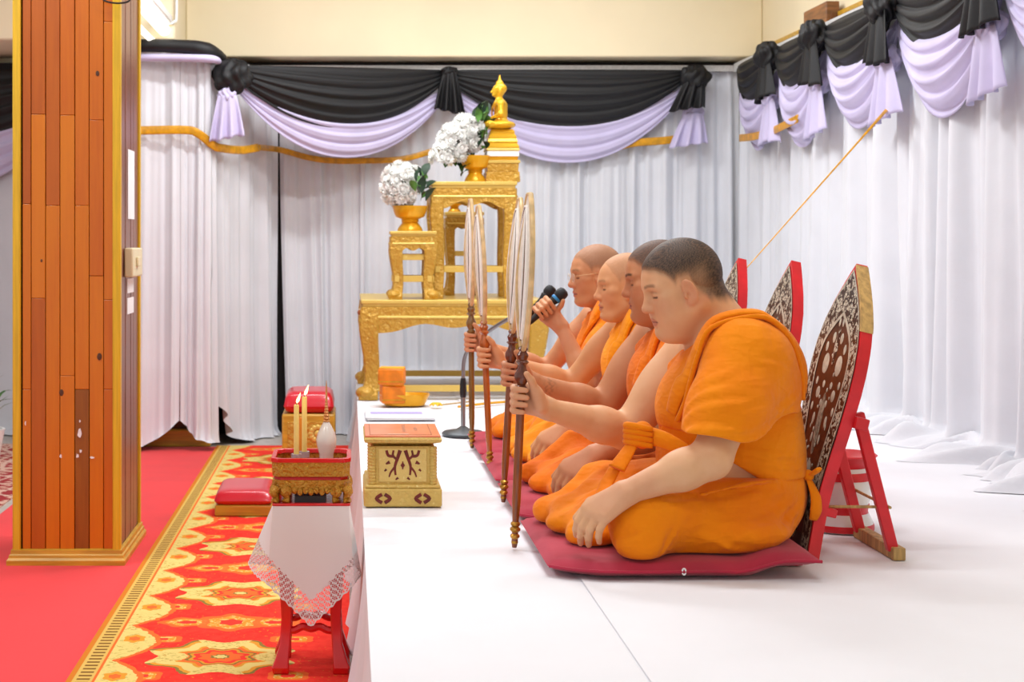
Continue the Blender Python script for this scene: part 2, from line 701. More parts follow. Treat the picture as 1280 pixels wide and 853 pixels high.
def carpet_mat():
    """red runner: central medallions, scalloped cream flower border, dashed edge band"""
    m, nt, bs = new_mat('patterned_carpet')
    vec, x, y, z = coords(nt)
    X0 = -0.762
    RED, CREAM, GOLD, OLIVE, ORG = (236, 62, 48), (222, 198, 118), (218, 148, 50), (140, 116, 56), (234, 108, 48)
    nz = tex(nt, 'Noise', vec, 38, 3.0)
    vo = tex(nt, 'Voronoi', vec, 34)
    n2 = tex(nt, 'Noise', vec, 75, 2.0)
    vs = n2 * 0.18 - 0.02
    flor = (vo * 1.0 + (nz - 0.5) * 0.35).ramp([(0.0, ORG), (0.15, GOLD), (0.23, OLIVE), (0.29, CREAM), (0.46, CREAM), (0.52, GOLD), (0.60, (160, 146, 76)), (0.68, CREAM)])
    flor = mixc(nt, n2.gt(0.57) * 0.5, flor, (176, 150, 70))

    def med(cx, py, ph, rx, ry, pet):
        u = (x - cx) / rx
        v = ((y - ph).fmod(py) - py / 2) / ry
        r = (u * u + v * v).sqrt()
        a = v.atan2(u)
        return r * ((a * pet).cos() * 0.11 + 1.0) + (nz - 0.5) * 0.10, a
    col = mixc(nt, nz.sstep(0.3, 0.7), RED, (228, 50, 40))
    col = mixc(nt, n2.gt(0.66) * nz.gt(0.52) * 0.6, col, GOLD)
    # small sprigs between
    for (cx, ph, rx, ry, pet) in ((-0.50, 0.0, 0.085, 0.055, 5), (-0.23, 0.0, 0.085, 0.055, 5), (-0.365, 0.0, 0.10, 0.10, 6),
                                  (-0.565, 0.20, 0.06, 0.045, 4), (-0.165, 0.20, 0.06, 0.045, 4), (-0.56, -0.2, 0.07, 0.04, 4), (-0.17, -0.2, 0.07, 0.04, 4)):
        r, a = med(cx, 0.78, 4.72 - 0.39 + ph, rx, ry, pet)
        c = mixc(nt, r.gt(0.35), RED, mixc(nt, vs.lt(0.06), GOLD, CREAM))
        c = mixc(nt, r.gt(0.72), c, ORG)
        col = mixc(nt, r.lt(1.0) * 0.92, col, c)
    # main medallions
    r, a = med(-0.365, 0.78, 4.33 - 0.39, 0.20, 0.17, 8)
    c = r.ramp([(0.0, CREAM), (0.09, OLIVE), (0.13, ORG), (0.30, RED), (0.38, GOLD), (0.43, OLIVE), (0.47, ORG), (0.56, GOLD), (0.62, CREAM), (0.84, GOLD), (0.93, OLIVE)], True)
    lob = (a * 4.0).cos().gt(0.1) * r.gt(0.5)
    c = mixc(nt, lob, c, flor)
    col = mixc(nt, r.lt(1.0), col, c)
    # scalloped border
    e = x - X0
    sc = ((y * (math.pi / 0.39)).sin().abs() * 0.095 + 0.095) + (nz - 0.5) * 0.03
    col = mixc(nt, e.lt(sc + 0.018), col, ORG)
    r2, a2 = med(X0 + 0.125, 0.39, 4.33 - 0.39, 0.075, 0.10, 6)
    bord = mixc(nt, r2.lt(1.0) * r2.gt(0.55) * 0.75, flor, CREAM)
    bord = mixc(nt, r2.lt(0.42), bord, GOLD)
    bord = mixc(nt, r2.lt(0.22), bord, ORG)
    col = mixc(nt, e.lt(sc), col, bord)
    col = mixc(nt, e.lt(0.078), col, ORG)
    dash = (y * 190.0).sin().gt(0.15) * e.gt(0.026) * e.lt(0.062)
    band = mixc(nt, dash, (214, 176, 92), (128, 92, 44))
    col = mixc(nt, e.lt(0.070), col, band)
    col = mixc(nt, e.lt(0.016), col, (206, 122, 40))
    nt.links.new(col.k, bs.inputs['Base Color'])
    bs.inputs['Roughness'].default_value = 0.95
    bs.inputs['Specular IOR Level'].default_value = 0.1
    bump(nt, bs, tex(nt, 'Noise', vec, 420, 2.0), 0.3, 0.002)
    return m


def rug_mat():
    m, nt, bs = new_mat('dark_red_woven_rug')
    vec, x, y, z = coords(nt)
    vo = tex(nt, 'Voronoi', vec, 9, feature='DISTANCE_TO_EDGE', stretch=(1, 0.6, 1))
    zig = ((y * 26.0).pp(1.0) * 0.05 + x).fmod(0.11)
    col = mixc(nt, vo.lt(0.05), (150, 28, 34), (206, 168, 150))
    col = mixc(nt, zig.lt(0.022), col, (212, 170, 150))
    nt.links.new(col.k, bs.inputs['Base Color'])
    bs.inputs['Roughness'].default_value = 0.95
    return m


MAT['carpet'] = carpet_mat()
MAT['rug'] = rug_mat()

# ------------------------------------------------------------------ room shell
WX, WY = 2.50, 9.50           # right wall, back wall
ST = 0.38                      # stage height
SX = 0.042                     # left edge of the stage
MB().box((-6, -2.5, -0.10), (WX + 0.2, WY + 0.2, 0.0)).build('floor', MAT['tile'])['kind'] = 'structure'
MB().box((-6, WY, 0), (WX + 0.2, WY + 0.2, CEIL_Z)).build('wall_back', MAT['cream'])['kind'] = 'structure'
MB().box((WX, -2.5, 0), (WX + 0.2, WY, CEIL_Z)).build('wall_right', MAT['cream'])['kind'] = 'structure'
MB().box((-6, -2.5, CEIL_Z), (WX + 0.2, WY + 0.2, CEIL_Z + 0.1)).build('ceiling', MAT['white_plastic'])['kind'] = 'structure'
# beam over the back curtain and the boxed beam end at the left pillar
MB().box((-0.985, 9.18, 2.305), (WX, WY, CEIL_Z)).build('trim_1', MAT['cream'], bevel=0.01)['kind'] = 'structure'
MB().box((-2.2, 8.62, 2.335), (-0.985, WY, CEIL_Z)).build('trim_2', MAT['cream'], bevel=0.012)['kind'] = 'structure'
MB().box((-6, 9.18, 2.305), (-2.2, WY, CEIL_Z)).build('trim_3', MAT['cream'], bevel=0.01)['kind'] = 'structure'
# dark strip behind the curtain heads, standing in for the shadow under the beam
MB().box((-5.9, 9.44, 2.10), (WX - 0.02, 9.498, 2.30)).build('slot_shadow_strip', simple('slot_shadow_brown', (46, 26, 20), 0.6, var=0.3))['kind'] = 'structure'
MB().box((-2.0, 9.40, 0.002), (0.04, 9.498, 2.06)).build('dark_slit_backing', MAT['dark'])['kind'] = 'structure'  # dark sheet added so the curtain slit reads dark
# low golden plinth seen in the gap under the left curtain
MB().box((-1.55, 8.80, 0.0), (-0.80, 8.86, 0.10)).build('baseboard_back', MAT['trim_gold'], bevel=0.01)['kind'] = 'structure'
MB().box((-1.58, 8.90, 0.0), (-0.84, 9.38, 2.2)).build('wall_pillar', simple('brown_panelling', (150, 84, 34), 0.4, var=0.3))['kind'] = 'structure'
MB().beam((WX - 0.012, 9.15, 2.34), (WX - 0.012, 3.0, 2.34), 0.05, 0.022).build('trim_6', MAT['trim_gold'])['kind'] = 'structure'

# housings and tubes of the added ceiling fill lamps
for i, (bx_, by_, pw_) in enumerate(FILL_BATTENS):
    t = wthing('fill_batten', 'added white fill batten on the unseen ceiling ' + ['left of the camera', 'left of the wooden column', 'near the camera over the stage', 'over the nearest seated man', 'over the farthest seated man', 'in front of the altar', 'over the back right corner of the stage'][i], 'ceiling light', (bx_, by_, CEIL_Z - 0.1), group='added ceiling fill lamps')
    MB().box((bx_ - 0.62, by_ - 0.09, CEIL_Z - 0.05), (bx_ + 0.62, by_ + 0.09, CEIL_Z)).build('housing', MAT['white_plastic'], t, bevel=0.008)
    for s in (-1, 1):
        MB().tube([(bx_ - 0.6, by_ + s * 0.045, CEIL_Z - 0.072), (bx_ + 0.6, by_ + s * 0.045, CEIL_Z - 0.072)], 0.016, 10).build('tube', MAT['lamp_glow'], t)

# stage
t = wthing('stage', 'low platform covered in white cloth, under the seated men', 'stage', (SX, 2.0, 0.0))
MB().box((SX + 0.012, 0.2, 0.0), (WX - 0.005, WY - 0.11, ST - 0.012)).build('platform', MAT['wood_block'], t)


def top_sheet(x0, x1, z, ph):
    def f(u, v):
        x = x0 + (x1 - x0) * u
        y = 0.2 + (WY - 0.11 - 0.2) * v
        e = min(u, 1 - u) * (x1 - x0)
        dz = 0.0
        return (x, y, z + dz + 0.0016 * math.sin(3.1 * y + 2 * x + ph) * math.sin(7 * x + ph) * min(1, e / 0.05))
    return MB().grid(f, 60, 70)


SEAM = 0.56
top_sheet(SX, SEAM + 0.03, ST - 0.002, 0.3).build('top_cloth', MAT['stage_cloth'], t, sharp=180)
top_sheet(SEAM, WX - 0.005, ST + 0.001, 1.7).build('top_cloth', MAT['stage_cloth'], t, sharp=180)


def skirt(u, v):
    y = 0.2 + (WY - 0.11 - 0.2) * u
    z = ST * (1 - v) - 0.003 + 0.004 * v
    a = 0.010 + 0.05 * v
    w_ = math.sin(y * 19 + 1.5 * math.sin(y * 5.3)) * 0.5 + 0.5 * math.sin(y * 8.3 + 1)
    return (SX + 0.004 * (1 - min(1, v * 8)) - a * (0.55 + 0.45 * w_) * v ** 0.7, y, z if v > 0 else ST - 0.0025)


MB().grid(skirt, 420, 10).build('skirt', MAT['curtain'], t, sharp=180)

# carpets
solo(MB().box((-0.762, 2.0, 0.004), (SX - 0.04, 8.78, 0.012)), 'carpet_runner', MAT['carpet'],
     'red carpet runner with gold and cream medallions along the stage', 'carpet', (0, 0, 0))
solo(MB().box((-1.52, 2.0, 0.0), (-0.700, 8.78, 0.004)), 'red_carpet', MAT['red_carpet'],
     'plain bright red carpet strip under the wooden column', 'carpet', (0, 0, 0))
solo(MB().box((-3.6, 2.0, 0.0), (-1.56, 8.9, 0.006)), 'woven_rug', MAT['rug'], 'dark red rug with pale zigzag patterns behind the column', 'rug', (0, 0, 0))


# ------------------------------------------------------------------ curtains
def curtain(path, zt, zb, nf, amp, label, seed, raiseL=0.0, raiseR=0.0, gapL=0.0, gapR=0.0, pool=0.10, nv=36, slant=0.0, dens=14):
    """hanging cloth along a floor path (list of x,y); cloth normal = left of path direction"""
    P = [Vector((a, b, 0)) for a, b in path]
    seg = [(P[i + 1] - P[i]).length for i in range(len(P) - 1)]
    Ltot = sum(seg)
    rnd = random.Random(seed)
    ph = [rnd.uniform(0, 6.28) for _ in range(8)]
    nu = max(30, int(nf * dens))

    def pt(s):
        s = min(max(s, 0), Ltot)
        for i, q in enumerate(seg):
            if s <= q + 1e-9 or i == len(seg) - 1:
                d = (P[i + 1] - P[i]) / q
                return P[i] + d * s, Vector((d.y, -d.x, 0))
            s -= q

    def f(u, v):
        # v: 0 top .. 1 bottom
        a = gapL * max(0, v - 0.12) ** 1.4
        b = gapR * max(0, v - 0.12) ** 1.4
        wav = 0.012 * math.sin(9 * u * nf / 6 + ph[6]) * v
        s = Ltot * (a + u * (1 - a - b)) + wav + slant * (v - 0.3) * math.sin(math.pi * u)
        p, n = pt(s)
        th = 2 * math.pi * nf * (u + 0.018 * math.sin(7 * u + ph[0] + 1.2 * v) + 0.012 * math.sin(17 * u + ph[1]))
        w1 = math.sin(th + 0.5 * math.sin(2.4 * v + ph[2] + 5 * u))
        w2 = math.sin(th * 0.43 + ph[3] + 1.1 * v)
        w3 = math.sin(th * 2.1 + ph[4] + 2 * v)
        am = amp * (0.55 + 0.65 * v)
        fl = 0.35 + 0.65 * (0.5 + 0.5 * math.sin(th * 0.17 + ph[7])) ** 1.2
        o = am * (0.80 * fl * (abs(w1) ** 0.8) * (1 if w1 > 0 else -1) + 0.70 * w2 + 0.14 * w3)
        eL, eR = u * Ltot, (1 - u) * Ltot
        rz = raiseL * math.exp(-(eL / 0.12) ** 1.3) + raiseR * math.exp(-(eR / 0.12) ** 1.3)
        z = zt + (zb + rz - zt) * v
        k = min(1.0, max(0.0, (v - 0.955) / 0.045))
        # the cloth's foot runs out over the floor
        pk = (1 - min(1, rz * 5))
        o += pool * k * (0.60 + 0.28 * math.sin(th * 0.31 + ph[5]) + 0.16 * math.sin(th * 0.83 + ph[6])) * pk
        if k > 0:
            z = zb + rz + (zt - zb) * 0.045 * (1 - k) ** 2.5 * 0.6 + pk * pool * 0.22 * math.sin(math.pi * min(1, k * 1.02)) * (0.45 + 0.35 * math.sin(th * 0.62 + ph[1] + 3 * k) + 0.3 * math.sin(th * 1.37 + 5 * k))
            z = max(z, zb + rz + 0.002)
        return (p.x + n.x * o, p.y + n.y * o, z)

    rows = [0.955 * k / 28 for k in range(28)] + [0.955 + 0.045 * k / 14 for k in range(15)]

    def fv(u, v):
        return f(u, rows[int(round(v * 42))])
    mb = MB().grid(fv, nu, 42)
    xs = [q[0] for q in mb.v]
    ys = [q[1] for q in mb.v]
    return solo(mb, 'curtain', MAT['curtain'], label, 'curtain', ((min(xs) + max(xs)) / 2, (min(ys) + max(ys)) / 2, zb), 'white backdrop curtains', sharp=180)


CT = 2.235
curtain([(-1.58, 8.60), (-0.955, 8.60)], 2.30, 0.005, 9, 0.022, 'white curtain hanging just right of the wooden column', 11, raiseR=0.17, gapR=0.03, pool=0.06)
curtain([(-0.965, 8.61), (-0.775, 8.60), (-0.76, 8.68)], 2.30, 0.005, 5, 0.018, 'narrow white curtain wrapped round the corner under the lavender roll', 12, raiseL=0.17, raiseR=0.03, pool=0.05)
curtain([(-0.765, 8.72), (-0.44, 9.34)], 2.24, 0.005, 7, 0.030, 'white curtain left of the dark slit in the backdrop', 13, raiseL=0.24, gapR=-0.07, gapL=0.0, pool=0.05)
curtain([(-0.425, 9.35), (0.10, 9.37)], CT, 0.005, 7, 0.022, 'white curtain right of the dark slit, left of the altar', 14, gapL=0.13, pool=0.05)
curtain([(0.07, 9.38), (1.05, 9.38)], CT, ST + 0.0008, 9, 0.026, 'white curtain directly behind the gold altar tables', 15, pool=0.05)
curtain([(1.03, 9.37), (1.75, 9.37)], CT, ST + 0.0008, 8, 0.026, 'white curtain behind the heads of the seated men', 16, pool=0.05)
curtain([(1.73, 9.38), (2.40, 9.35)], CT, ST + 0.0008, 7, 0.028, 'white curtain in the back right corner', 17, pool=0.05)
curtain([(2.41, 9.30), (2.41, 7.75)], 2.245, ST + 0.0008, 13, 0.030, 'white side curtain nearest the back right corner', 18, pool=0.10)
curtain([(2.385, 7.90), (2.40, 6.30)], 2.245, ST + 0.0008, 9, 0.045, 'white side curtain behind the nearest folding backrest', 19, pool=0.26)
curtain([(2.40, 6.45), (2.405, 5.05)], 2.245, ST + 0.0008, 9, 0.045, 'white side curtain pooling on the stage at the right', 20, pool=0.32)
curtain([(2.385, 5.20), (2.41, 3.9)], 2.245, ST + 0.0008, 9, 0.045, 'white side curtain at the right edge of the picture', 21, pool=0.34)
curtain([(-3.4, 9.37), (-1.66, 9.37), (-1.62, 8.66)], 2.24, 0.005, 18, 0.022, 'white curtain seen left of the wooden column', 22, pool=0.08)

# white heading tape along the back and right
solo(MB().box((-0.75, 9.295, 2.232), (2.42, 9.315, 2.268)), 'heading_tape', MAT['white_tape'], 'white ruffled curtain tape along the back wall', 'tape', (0.8, 9.30, 2.25))
solo(MB().beam((2.36, 9.28, 2.25), (2.36, 3.9, 2.25), 0.02, 0.05), 'heading_tape', MAT['white_tape'], 'white curtain tape running along the right wall', 'tape', (2.36, 6.6, 2.275))


# ------------------------------------------------------------------ valance
def swag(A, B, top, bot, nf, bulge, m, name, label, cat, seed, group, pinch=0.25, out=None, amp=0.012):
    """cloth slung from A to B: its upper edge sags by top, its lower by bot"""
    A, B = Vector(A), Vector(B)
    d = (B - A)
    n = Vector((d.y, -d.x, 0)).normalized() if out is None else Vector(out)
    rnd = random.Random(seed)
    ph = [rnd.uniform(0, 6.28) for _ in range(5)]

    def f(u, v):
        p = A + d * u
        arch = (1 - abs(2 * u - 1) ** 2.1)
        w_ = pinch + (1 - pinch) * arch ** 0.8
        sag = top * arch + ((bot - top) * arch + 0.05 * (1 - arch)) * v
        th = 2 * math.pi * nf * (v + 0.03 * math.sin(5 * u + ph[0]) + 0.05 * (u - 0.5) * math.sin(ph[1]))
        w1 = math.sin(th)
        o = bulge * arch * math.sin(math.pi * min(1, 0.15 + v * 0.85)) + amp * (0.35 + 0.65 * arch) * (w1 * 0.7 + 0.3 * math.sin(2.3 * th + ph[2])) * min(1, v * 5)
        return (p.x + n.x * (o + 0.004), p.y + n.y * (o + 0.004), p.z - sag)
    mb = MB().grid(f, 48, 36)
    loc = (A + B) / 2 - Vector((0, 0, bot))
    return solo(mb, name, m, label, cat, tuple(loc), group, sharp=180, solid=0.003)


def puff(c, r, m, name, label, cat, seed, group=None, tail=None, tm=None, out=(0, -1, 0)):
    """gathered rosette of cloth, with an optional flared tail under it"""
    rnd = random.Random(seed)
    ph = [rnd.uniform(0, 6.28) for _ in range(6)]
    t = wthing(name, label, cat, tuple(c), group)
    mb = MB()
    seg, rings = 40, 22
    vs, fs = [], []
    for j in range(rings + 1):
        th = math.pi * j / rings
        for i in range(seg):
            a = 2 * math.pi * i / seg
            k = 1 + 0.13 * math.sin(9 * a + 2.5 * math.sin(3 * th + ph[0]) + ph[1]) * math.sin(th) + 0.10 * math.sin(5 * th + 3 * a + ph[2])
            vs.append((c[0] + r[0] * k * math.sin(th) * math.cos(a), c[1] + r[1] * k * math.sin(th) * math.sin(a), c[2] + r[2] * k * math.cos(th)))
    for j in range(rings):
        for i in range(seg):
            i2 = (i + 1) % seg
            fs.append((j * seg + i, (j + 1) * seg + i, (j + 1) * seg + i2, j * seg + i2))
    mb.add(vs, fs)
    mb.build('knot', m, t, sharp=180)
    if tail:
        w0, w1, hh, dx = tail
        o = Vector(out)
        s_ = Vector((-o.y, o.x, 0))

        def f(u, v):
            wd = w0 + (w1 - w0) * v ** 0.8
            th = 2 * math.pi * (u * 3.0) + ph[3] + 0.4 * v
            p = Vector(c) + s_ * ((u - 0.5) * wd + dx * v) + o * (0.02 + 0.022 * v * math.sin(th) + 0.015 * math.sin(math.pi * u))
            return (p.x, p.y, c[2] - hh * v * (1 + 0.025 * math.sin(th + 1) + 0.07 * math.cos(3 * u + ph[4])))
        MB().grid(f, 54, 16).build('tail', tm or m, t, sharp=180, solid=0.003)
    return t


GB, GL = 'black valance swags', 'lavender valance swags'
VZ = 2.236
# back wall
YB = 9.27
kx = [at(286, 100, YB).x, at(561, 100, YB).x, at(862, 100, YB).x]
swag((-0.675, 8.66, 2.195), (kx[1], YB, VZ), 0.0, 0.355, 5, 0.05, MAT['black_cloth'], 'black_swag', 'black swag on the back wall left of the golden statue', 'swag', 1, GB)
swag((kx[1] - 0.03, YB, VZ), (kx[2], YB, VZ), 0.0, 0.355, 5, 0.05, MAT['black_cloth'], 'black_swag', 'black swag on the back wall directly behind the golden statue', 'swag', 2, GB)
swag((-0.64, 8.70, 2.10), (kx[1], YB + 0.03, VZ - 0.10), 0.15, 0.430, 4, 0.03, MAT['lavender'], 'lavender_swag', 'lavender swag under the black swag left of the statue', 'swag', 3, GL)
swag((kx[1], YB + 0.03, VZ - 0.10), (kx[2] - 0.02, YB + 0.03, VZ - 0.10), 0.15, 0.465, 4, 0.03, MAT['lavender'], 'lavender_swag', 'lavender swag behind the statue and white flowers', 'swag', 4, GL)
puff((-0.66, 8.60, 2.125), (0.105, 0.075, 0.095), MAT['black_cloth'], 'black_knot', 'bulky black knot at the left end of the back valance', 'knot', 5)
puff((-0.685, 8.585, 2.015), (0.05, 0.04, 0.05), MAT['lavender'], 'lavender_tail', 'gathered lavender tail under the left black knot', 'tail', 6, tail=(0.10, 0.20, 0.245, 0.0))
puff((kx[1], YB - 0.05, VZ - 0.015), (0.05, 0.04, 0.03), MAT['black_cloth'], 'black_knot', 'black flat knot with short tail between the two back swags', 'knot', 7, tail=(0.07, 0.19, 0.245, 0.0))
puff((kx[2] + 0.02, YB - 0.06, VZ - 0.05), (0.09, 0.06, 0.07), MAT['black_cloth'], 'black_knot', 'black knot with short tail in the back right corner', 'knot', 8, tail=(0.10, 0.22, 0.20, -0.05))
puff((kx[2] + 0.02, YB + 0.00, VZ - 0.26), (0.06, 0.03, 0.06), MAT['lavender'], 'lavender_tail', 'lavender tail in the back right corner under the black knot', 'tail', 9, tail=(0.10, 0.24, 0.20, -0.03))
# left of the wooden column
swag((-3.1, YB, VZ), (-1.64, YB, VZ), 0.0, 0.42, 5, 0.05, MAT['black_cloth'], 'black_swag', 'black swag seen left of the wooden column', 'swag', 41, GB)
swag((-3.1, YB + 0.03, VZ - 0.10), (-1.64, YB + 0.03, VZ - 0.10), 0.20, 0.60, 4, 0.03, MAT['lavender'], 'lavender_swag', 'lavender swag seen left of the wooden column', 'swag', 42, GL)
# rolls round the left pillar
solo(MB().tube([(-1.6, 8.53, 2.290), (-1.4, 8.52, 2.292), (-0.95, 8.52, 2.285), (-0.80, 8.54, 2.262), (-0.72, 8.66, 2.235)], [0.032, 0.038, 0.042, 0.055, 0.03], 14, sub=5, flat=0.9),
     'black_roll', MAT['black_cloth'], 'rolled black cloth along the top of the left curtain', 'cloth', (-1.3, 8.53, 2.26))
solo(MB().tube([(-1.6, 8.52, 2.222), (-1.4, 8.51, 2.222), (-0.95, 8.51, 2.220), (-0.77, 8.50, 2.212), (-0.735, 8.56, 2.205)], [0.026, 0.026, 0.027, 0.028, 0.02], 14, sub=5, flat=0.8),
     'lavender_roll', MAT['lavender'], 'rolled lavender cloth under the black roll by the column', 'cloth', (-1.3, 8.52, 2.2))
# right wall
XR = 2.335
ky = [9.10, 8.28, 7.46, 6.50, 5.46, 4.4]
for i in range(5):
    a, b = (XR, ky[i], VZ + 0.005), (XR, ky[i + 1], VZ + 0.005)
    where = ['nearest the back corner', 'second from the back corner', 'third from the back corner', 'fourth from the back corner, near the picture edge', 'cut off by the right picture edge'][i]
    swag(a, b, 0.0, 0.30 + 0.02 * (i % 2), 5, 0.06, MAT['black_cloth'], 'black_swag', 'black swag on the right wall, ' + where, 'swag', 10 + i, GB, amp=0.016)
    swag((XR + 0.02, ky[i], VZ - 0.085), (XR + 0.02, ky[i + 1], VZ - 0.085), 0.10, 0.44 + 0.03 * (i % 2), 5, 0.07, MAT['lavender'], 'lavender_swag', 'lavender swag on the right wall, ' + where, 'swag', 20 + i, GL, amp=0.016)
    if i:
        kn_ = ['', 'first', 'second', 'third', 'fourth'][i]
        puff((XR - 0.05, ky[i], VZ - 0.035), (0.07, 0.10, 0.075), MAT['black_cloth'], 'black_knot', 'black knot on the right wall, %s from the back corner' % kn_, 'knot', 30 + i, tail=(0.14, 0.30, 0.24, 0.0), out=(-1, 0, 0))
        puff((XR - 0.02, ky[i] + 0.02, VZ - 0.26), (0.05, 0.08, 0.06), MAT['lavender'], 'lavender_tail', 'lavender tail on the right wall, %s from the back corner' % kn_, 'tail', 50 + i, tail=(0.16, 0.34, 0.26, 0.0), out=(-1, 0, 0))

# gold ribbon along the curtains
def ribbon(pts, label, wdt=0.024, nrm=(0, -1, 0)):
    mb = MB().tube([Vector(q) for q in pts], wdt, 10, 0.14, nrm=nrm, sub=8)
    c = sum((Vector(q) for q in pts), Vector()) / len(pts)
    return solo(mb, 'gold_ribbon', MAT['ribbon'], label, 'ribbon', tuple(c), 'gold ribbons on the curtains', sharp=180)


ribbon([(-1.58, 8.545, 1.815), (-1.2, 8.54, 1.815), (-0.93, 8.54, 1.818), (-0.85, 8.55, 1.80), (-0.765, 8.59, 1.735), (-0.72, 8.62, 1.72), (-0.62, 8.80, 1.72), (-0.53, 8.95, 1.745)],
       'gold ribbon round the left curtain beside the column')
ribbon([(-0.53, 8.95, 1.745), (-0.42, 9.28, 1.75), (-0.25, 9.30, 1.705), (-0.10, 9.31, 1.685), (0.10, 9.31, 1.685), (0.35, 9.31, 1.70), (0.62, 9.31, 1.78)], 'gold ribbon under the left lavender swag', 0.018)
ribbon([(1.55, 9.31, 1.735), (1.72, 9.31, 1.79), (1.95, 9.30, 1.81), (2.10, 9.30, 1.835)], 'gold ribbon at the right end of the back wall')
ribbon([(2.30, 8.95, 1.80), (2.29, 8.6, 1.785), (2.29, 8.2, 1.79), (2.29, 7.75, 1.82)], 'gold ribbon low on the right wall by the corner', 0.022, nrm=(-1, 0, 0))
ribbon([(2.30, 7.62, 1.79), (2.30, 7.45, 1.80)], 'short piece of gold ribbon under a right wall swag', 0.022, nrm=(-1, 0, 0))
a, b = at(1113, 132, 6.45), at(929, 340, 5.33)
solo(MB().tube([a, a + (b - a) * 0.25, b], [0.010, 0.005, 0.0022], 8, 0.4, nrm=(-0.6, -0.8, 0)), 'gold_string', MAT['ribbon'], 'thin gold cord stretched from the right valance to a backrest', 'cord', tuple(b))

# bracket of wood on the right wall and the lamp, loudspeaker at the upper left
t = wthing('wooden_bracket', 'brown wooden box on the right wall above the black swags', 'bracket', (2.45, 7.4, 2.33))
p = at(1000, 55, 7.95)
MB().box((2.405, 7.66, 2.255), (2.474, 8.04, 2.405)).build('body', MAT['wood_block'], t, bevel=0.006)
MB().prism([(0, 0), (0.03, 0), (0.022, 0.055), (0.012, 0.06)], 0, 0.012, Matrix.Translation((2.42, 7.659, 2.29)) @ Matrix.Rotation(math.pi / 2, 4, 'X')).build('notch', simple('notch_brown', (120, 74, 38), 0.6), t)

t = wthing('fluorescent_lamp', 'glowing fluorescent lamp on the beam at the upper left', 'lamp', (-1.04, 8.1, 2.36))
MB().tube([(-1.045, 7.45, 2.388), (-1.045, 8.60, 2.388)], 0.034, 14).build('diffuser', MAT['lamp_glow'], t)
MB().box((-1.10, 7.45, 2.425), (-1.00, 8.62, 2.475)).build('housing', MAT['white_plastic'], t, bevel=0.01)
MB().tube([(-1.115, 7.9, 2.33), (-1.115, 8.61, 2.33)], 0.018, 12).build('diffuser', MAT['lamp_glow'], t)
solo(MB().tube([(-0.975, 8.60, 2.80), (-0.975, 8.60, 2.47), (-0.985, 8.60, 2.44), (-1.01, 8.60, 2.425), (-1.12, 8.60, 2.42)], 0.008, 10, sub=4), 'conduit', MAT['white_plastic'],
     'thin white cable conduit bending under the beam by the lamp', 'conduit', (-0.98, 8.6, 2.42))
t = wthing('loudspeaker', 'dark loudspeaker at the upper left edge behind the column', 'loudspeaker', (-1.95, 8.6, 2.40))
MB().box((-2.13, 8.75, 2.43), (-1.80, 8.995, 2.80)).build('cabinet', MAT['black_plastic'], t, bevel=0.02)
MB().box((-2.10, 8.742, 2.46), (-1.83, 8.75, 2.77)).build('grille', MAT['dark'], t)
MB().box((-2.0, 8.99, 2.55), (-1.93, 9.19, 2.62)).build('bracket', MAT['chrome'], t)

# ------------------------------------------------------------------ wooden column
C0, C1, CY, CD = -1.232, -0.846, 5.60, 0.54
t = wthing('wooden_column', 'square column clad in varnished orange planks with yellow edge strips', 'column', ((C0 + C1) / 2, CY + CD / 2, 0.0))
MB().box((C0 + 0.012, CY + 0.014, 0.0), (C1 - 0.012, CY + CD - 0.012, CEIL_Z - 0.001)).build('core', MAT['dark'], t)
fx = [28, 39, 57, 75, 93.5, 111.5, 129.5, 148.5]
fx = [(q - CXP) / FPX * CY for q in fx]
zpx = lambda q: CAMZ - (q - CYP) / FPX * CY
joints = [[255, 487, 590], [143, 373, 600], [257], [144, 470], [257, 487], [150, 345], [27, 375, 487]]
shade = [[2, 0, 0, 2], [2, 0, 2, 2], [2, 0], [1, 0, 0], [1, 0, 3], [1, 1, 0], [1, 0, 1, 1]]
rnd = random.Random(5)
for i in range(7):
    zs = [2.9] + [zpx(q) for q in joints[i] if q < 560] + [0.06]
    for j in range(len(zs) - 1):
        sh = shade[i][j % len(shade[i])]
        dz = rnd.uniform(0, 0.0025)
        MB().box((fx[i] + 0.0012, CY - dz, zs[j + 1] + 0.0006), (fx[i + 1] - 0.0012, CY + 0.014, zs[j] - 0.0006)).build('plank', PLANK[sh], t, bevel=0.0016)
# planks on the side that shows
nside = 7
for i in range(nside):
    y0 = CY + 0.03 + (CD - 0.06) * i / nside
    y1 = CY + 0.03 + (CD - 0.06) * (i + 1) / nside
    MB().box((C1 - 0.014, y0 + 0.001, 0.06), (C1 - rnd.uniform(0, 0.003), y1 - 0.001, 2.9)).build('plank', MAT['mauve_wood'], t, bevel=0.0016)
    MB().box((C0, y0 + 0.001, 0.06), (C0 + 0.014, y1 - 0.001, 2.9)).build('plank', PLANK[1], t, bevel=0.0016)
for (x0, x1, y0, y1) in ((C0 - 0.006, C0 + 0.024, CY - 0.008, CY + 0.024), (C1 - 0.024, C1 + 0.006, CY - 0.008, CY + 0.024), (C1 - 0.02, C1 + 0.006, CY + CD - 0.024, CY + CD + 0.006), (C0 - 0.006, C0 + 0.02, CY + CD - 0.024, CY + CD + 0.006)):
    MB().box((x0, y0, 0.05), (x1, y1, CEIL_Z - 0.001)).build('edge_strip', MAT['trim_yellow'], t, bevel=0.004)
prof = [(0.0, 0.0), (0.024, 0.0), (0.025, 0.022), (0.018, 0.030), (0.017, 0.040), (0.012, 0.044), (0.011, 0.058), (0.0, 0.062)]


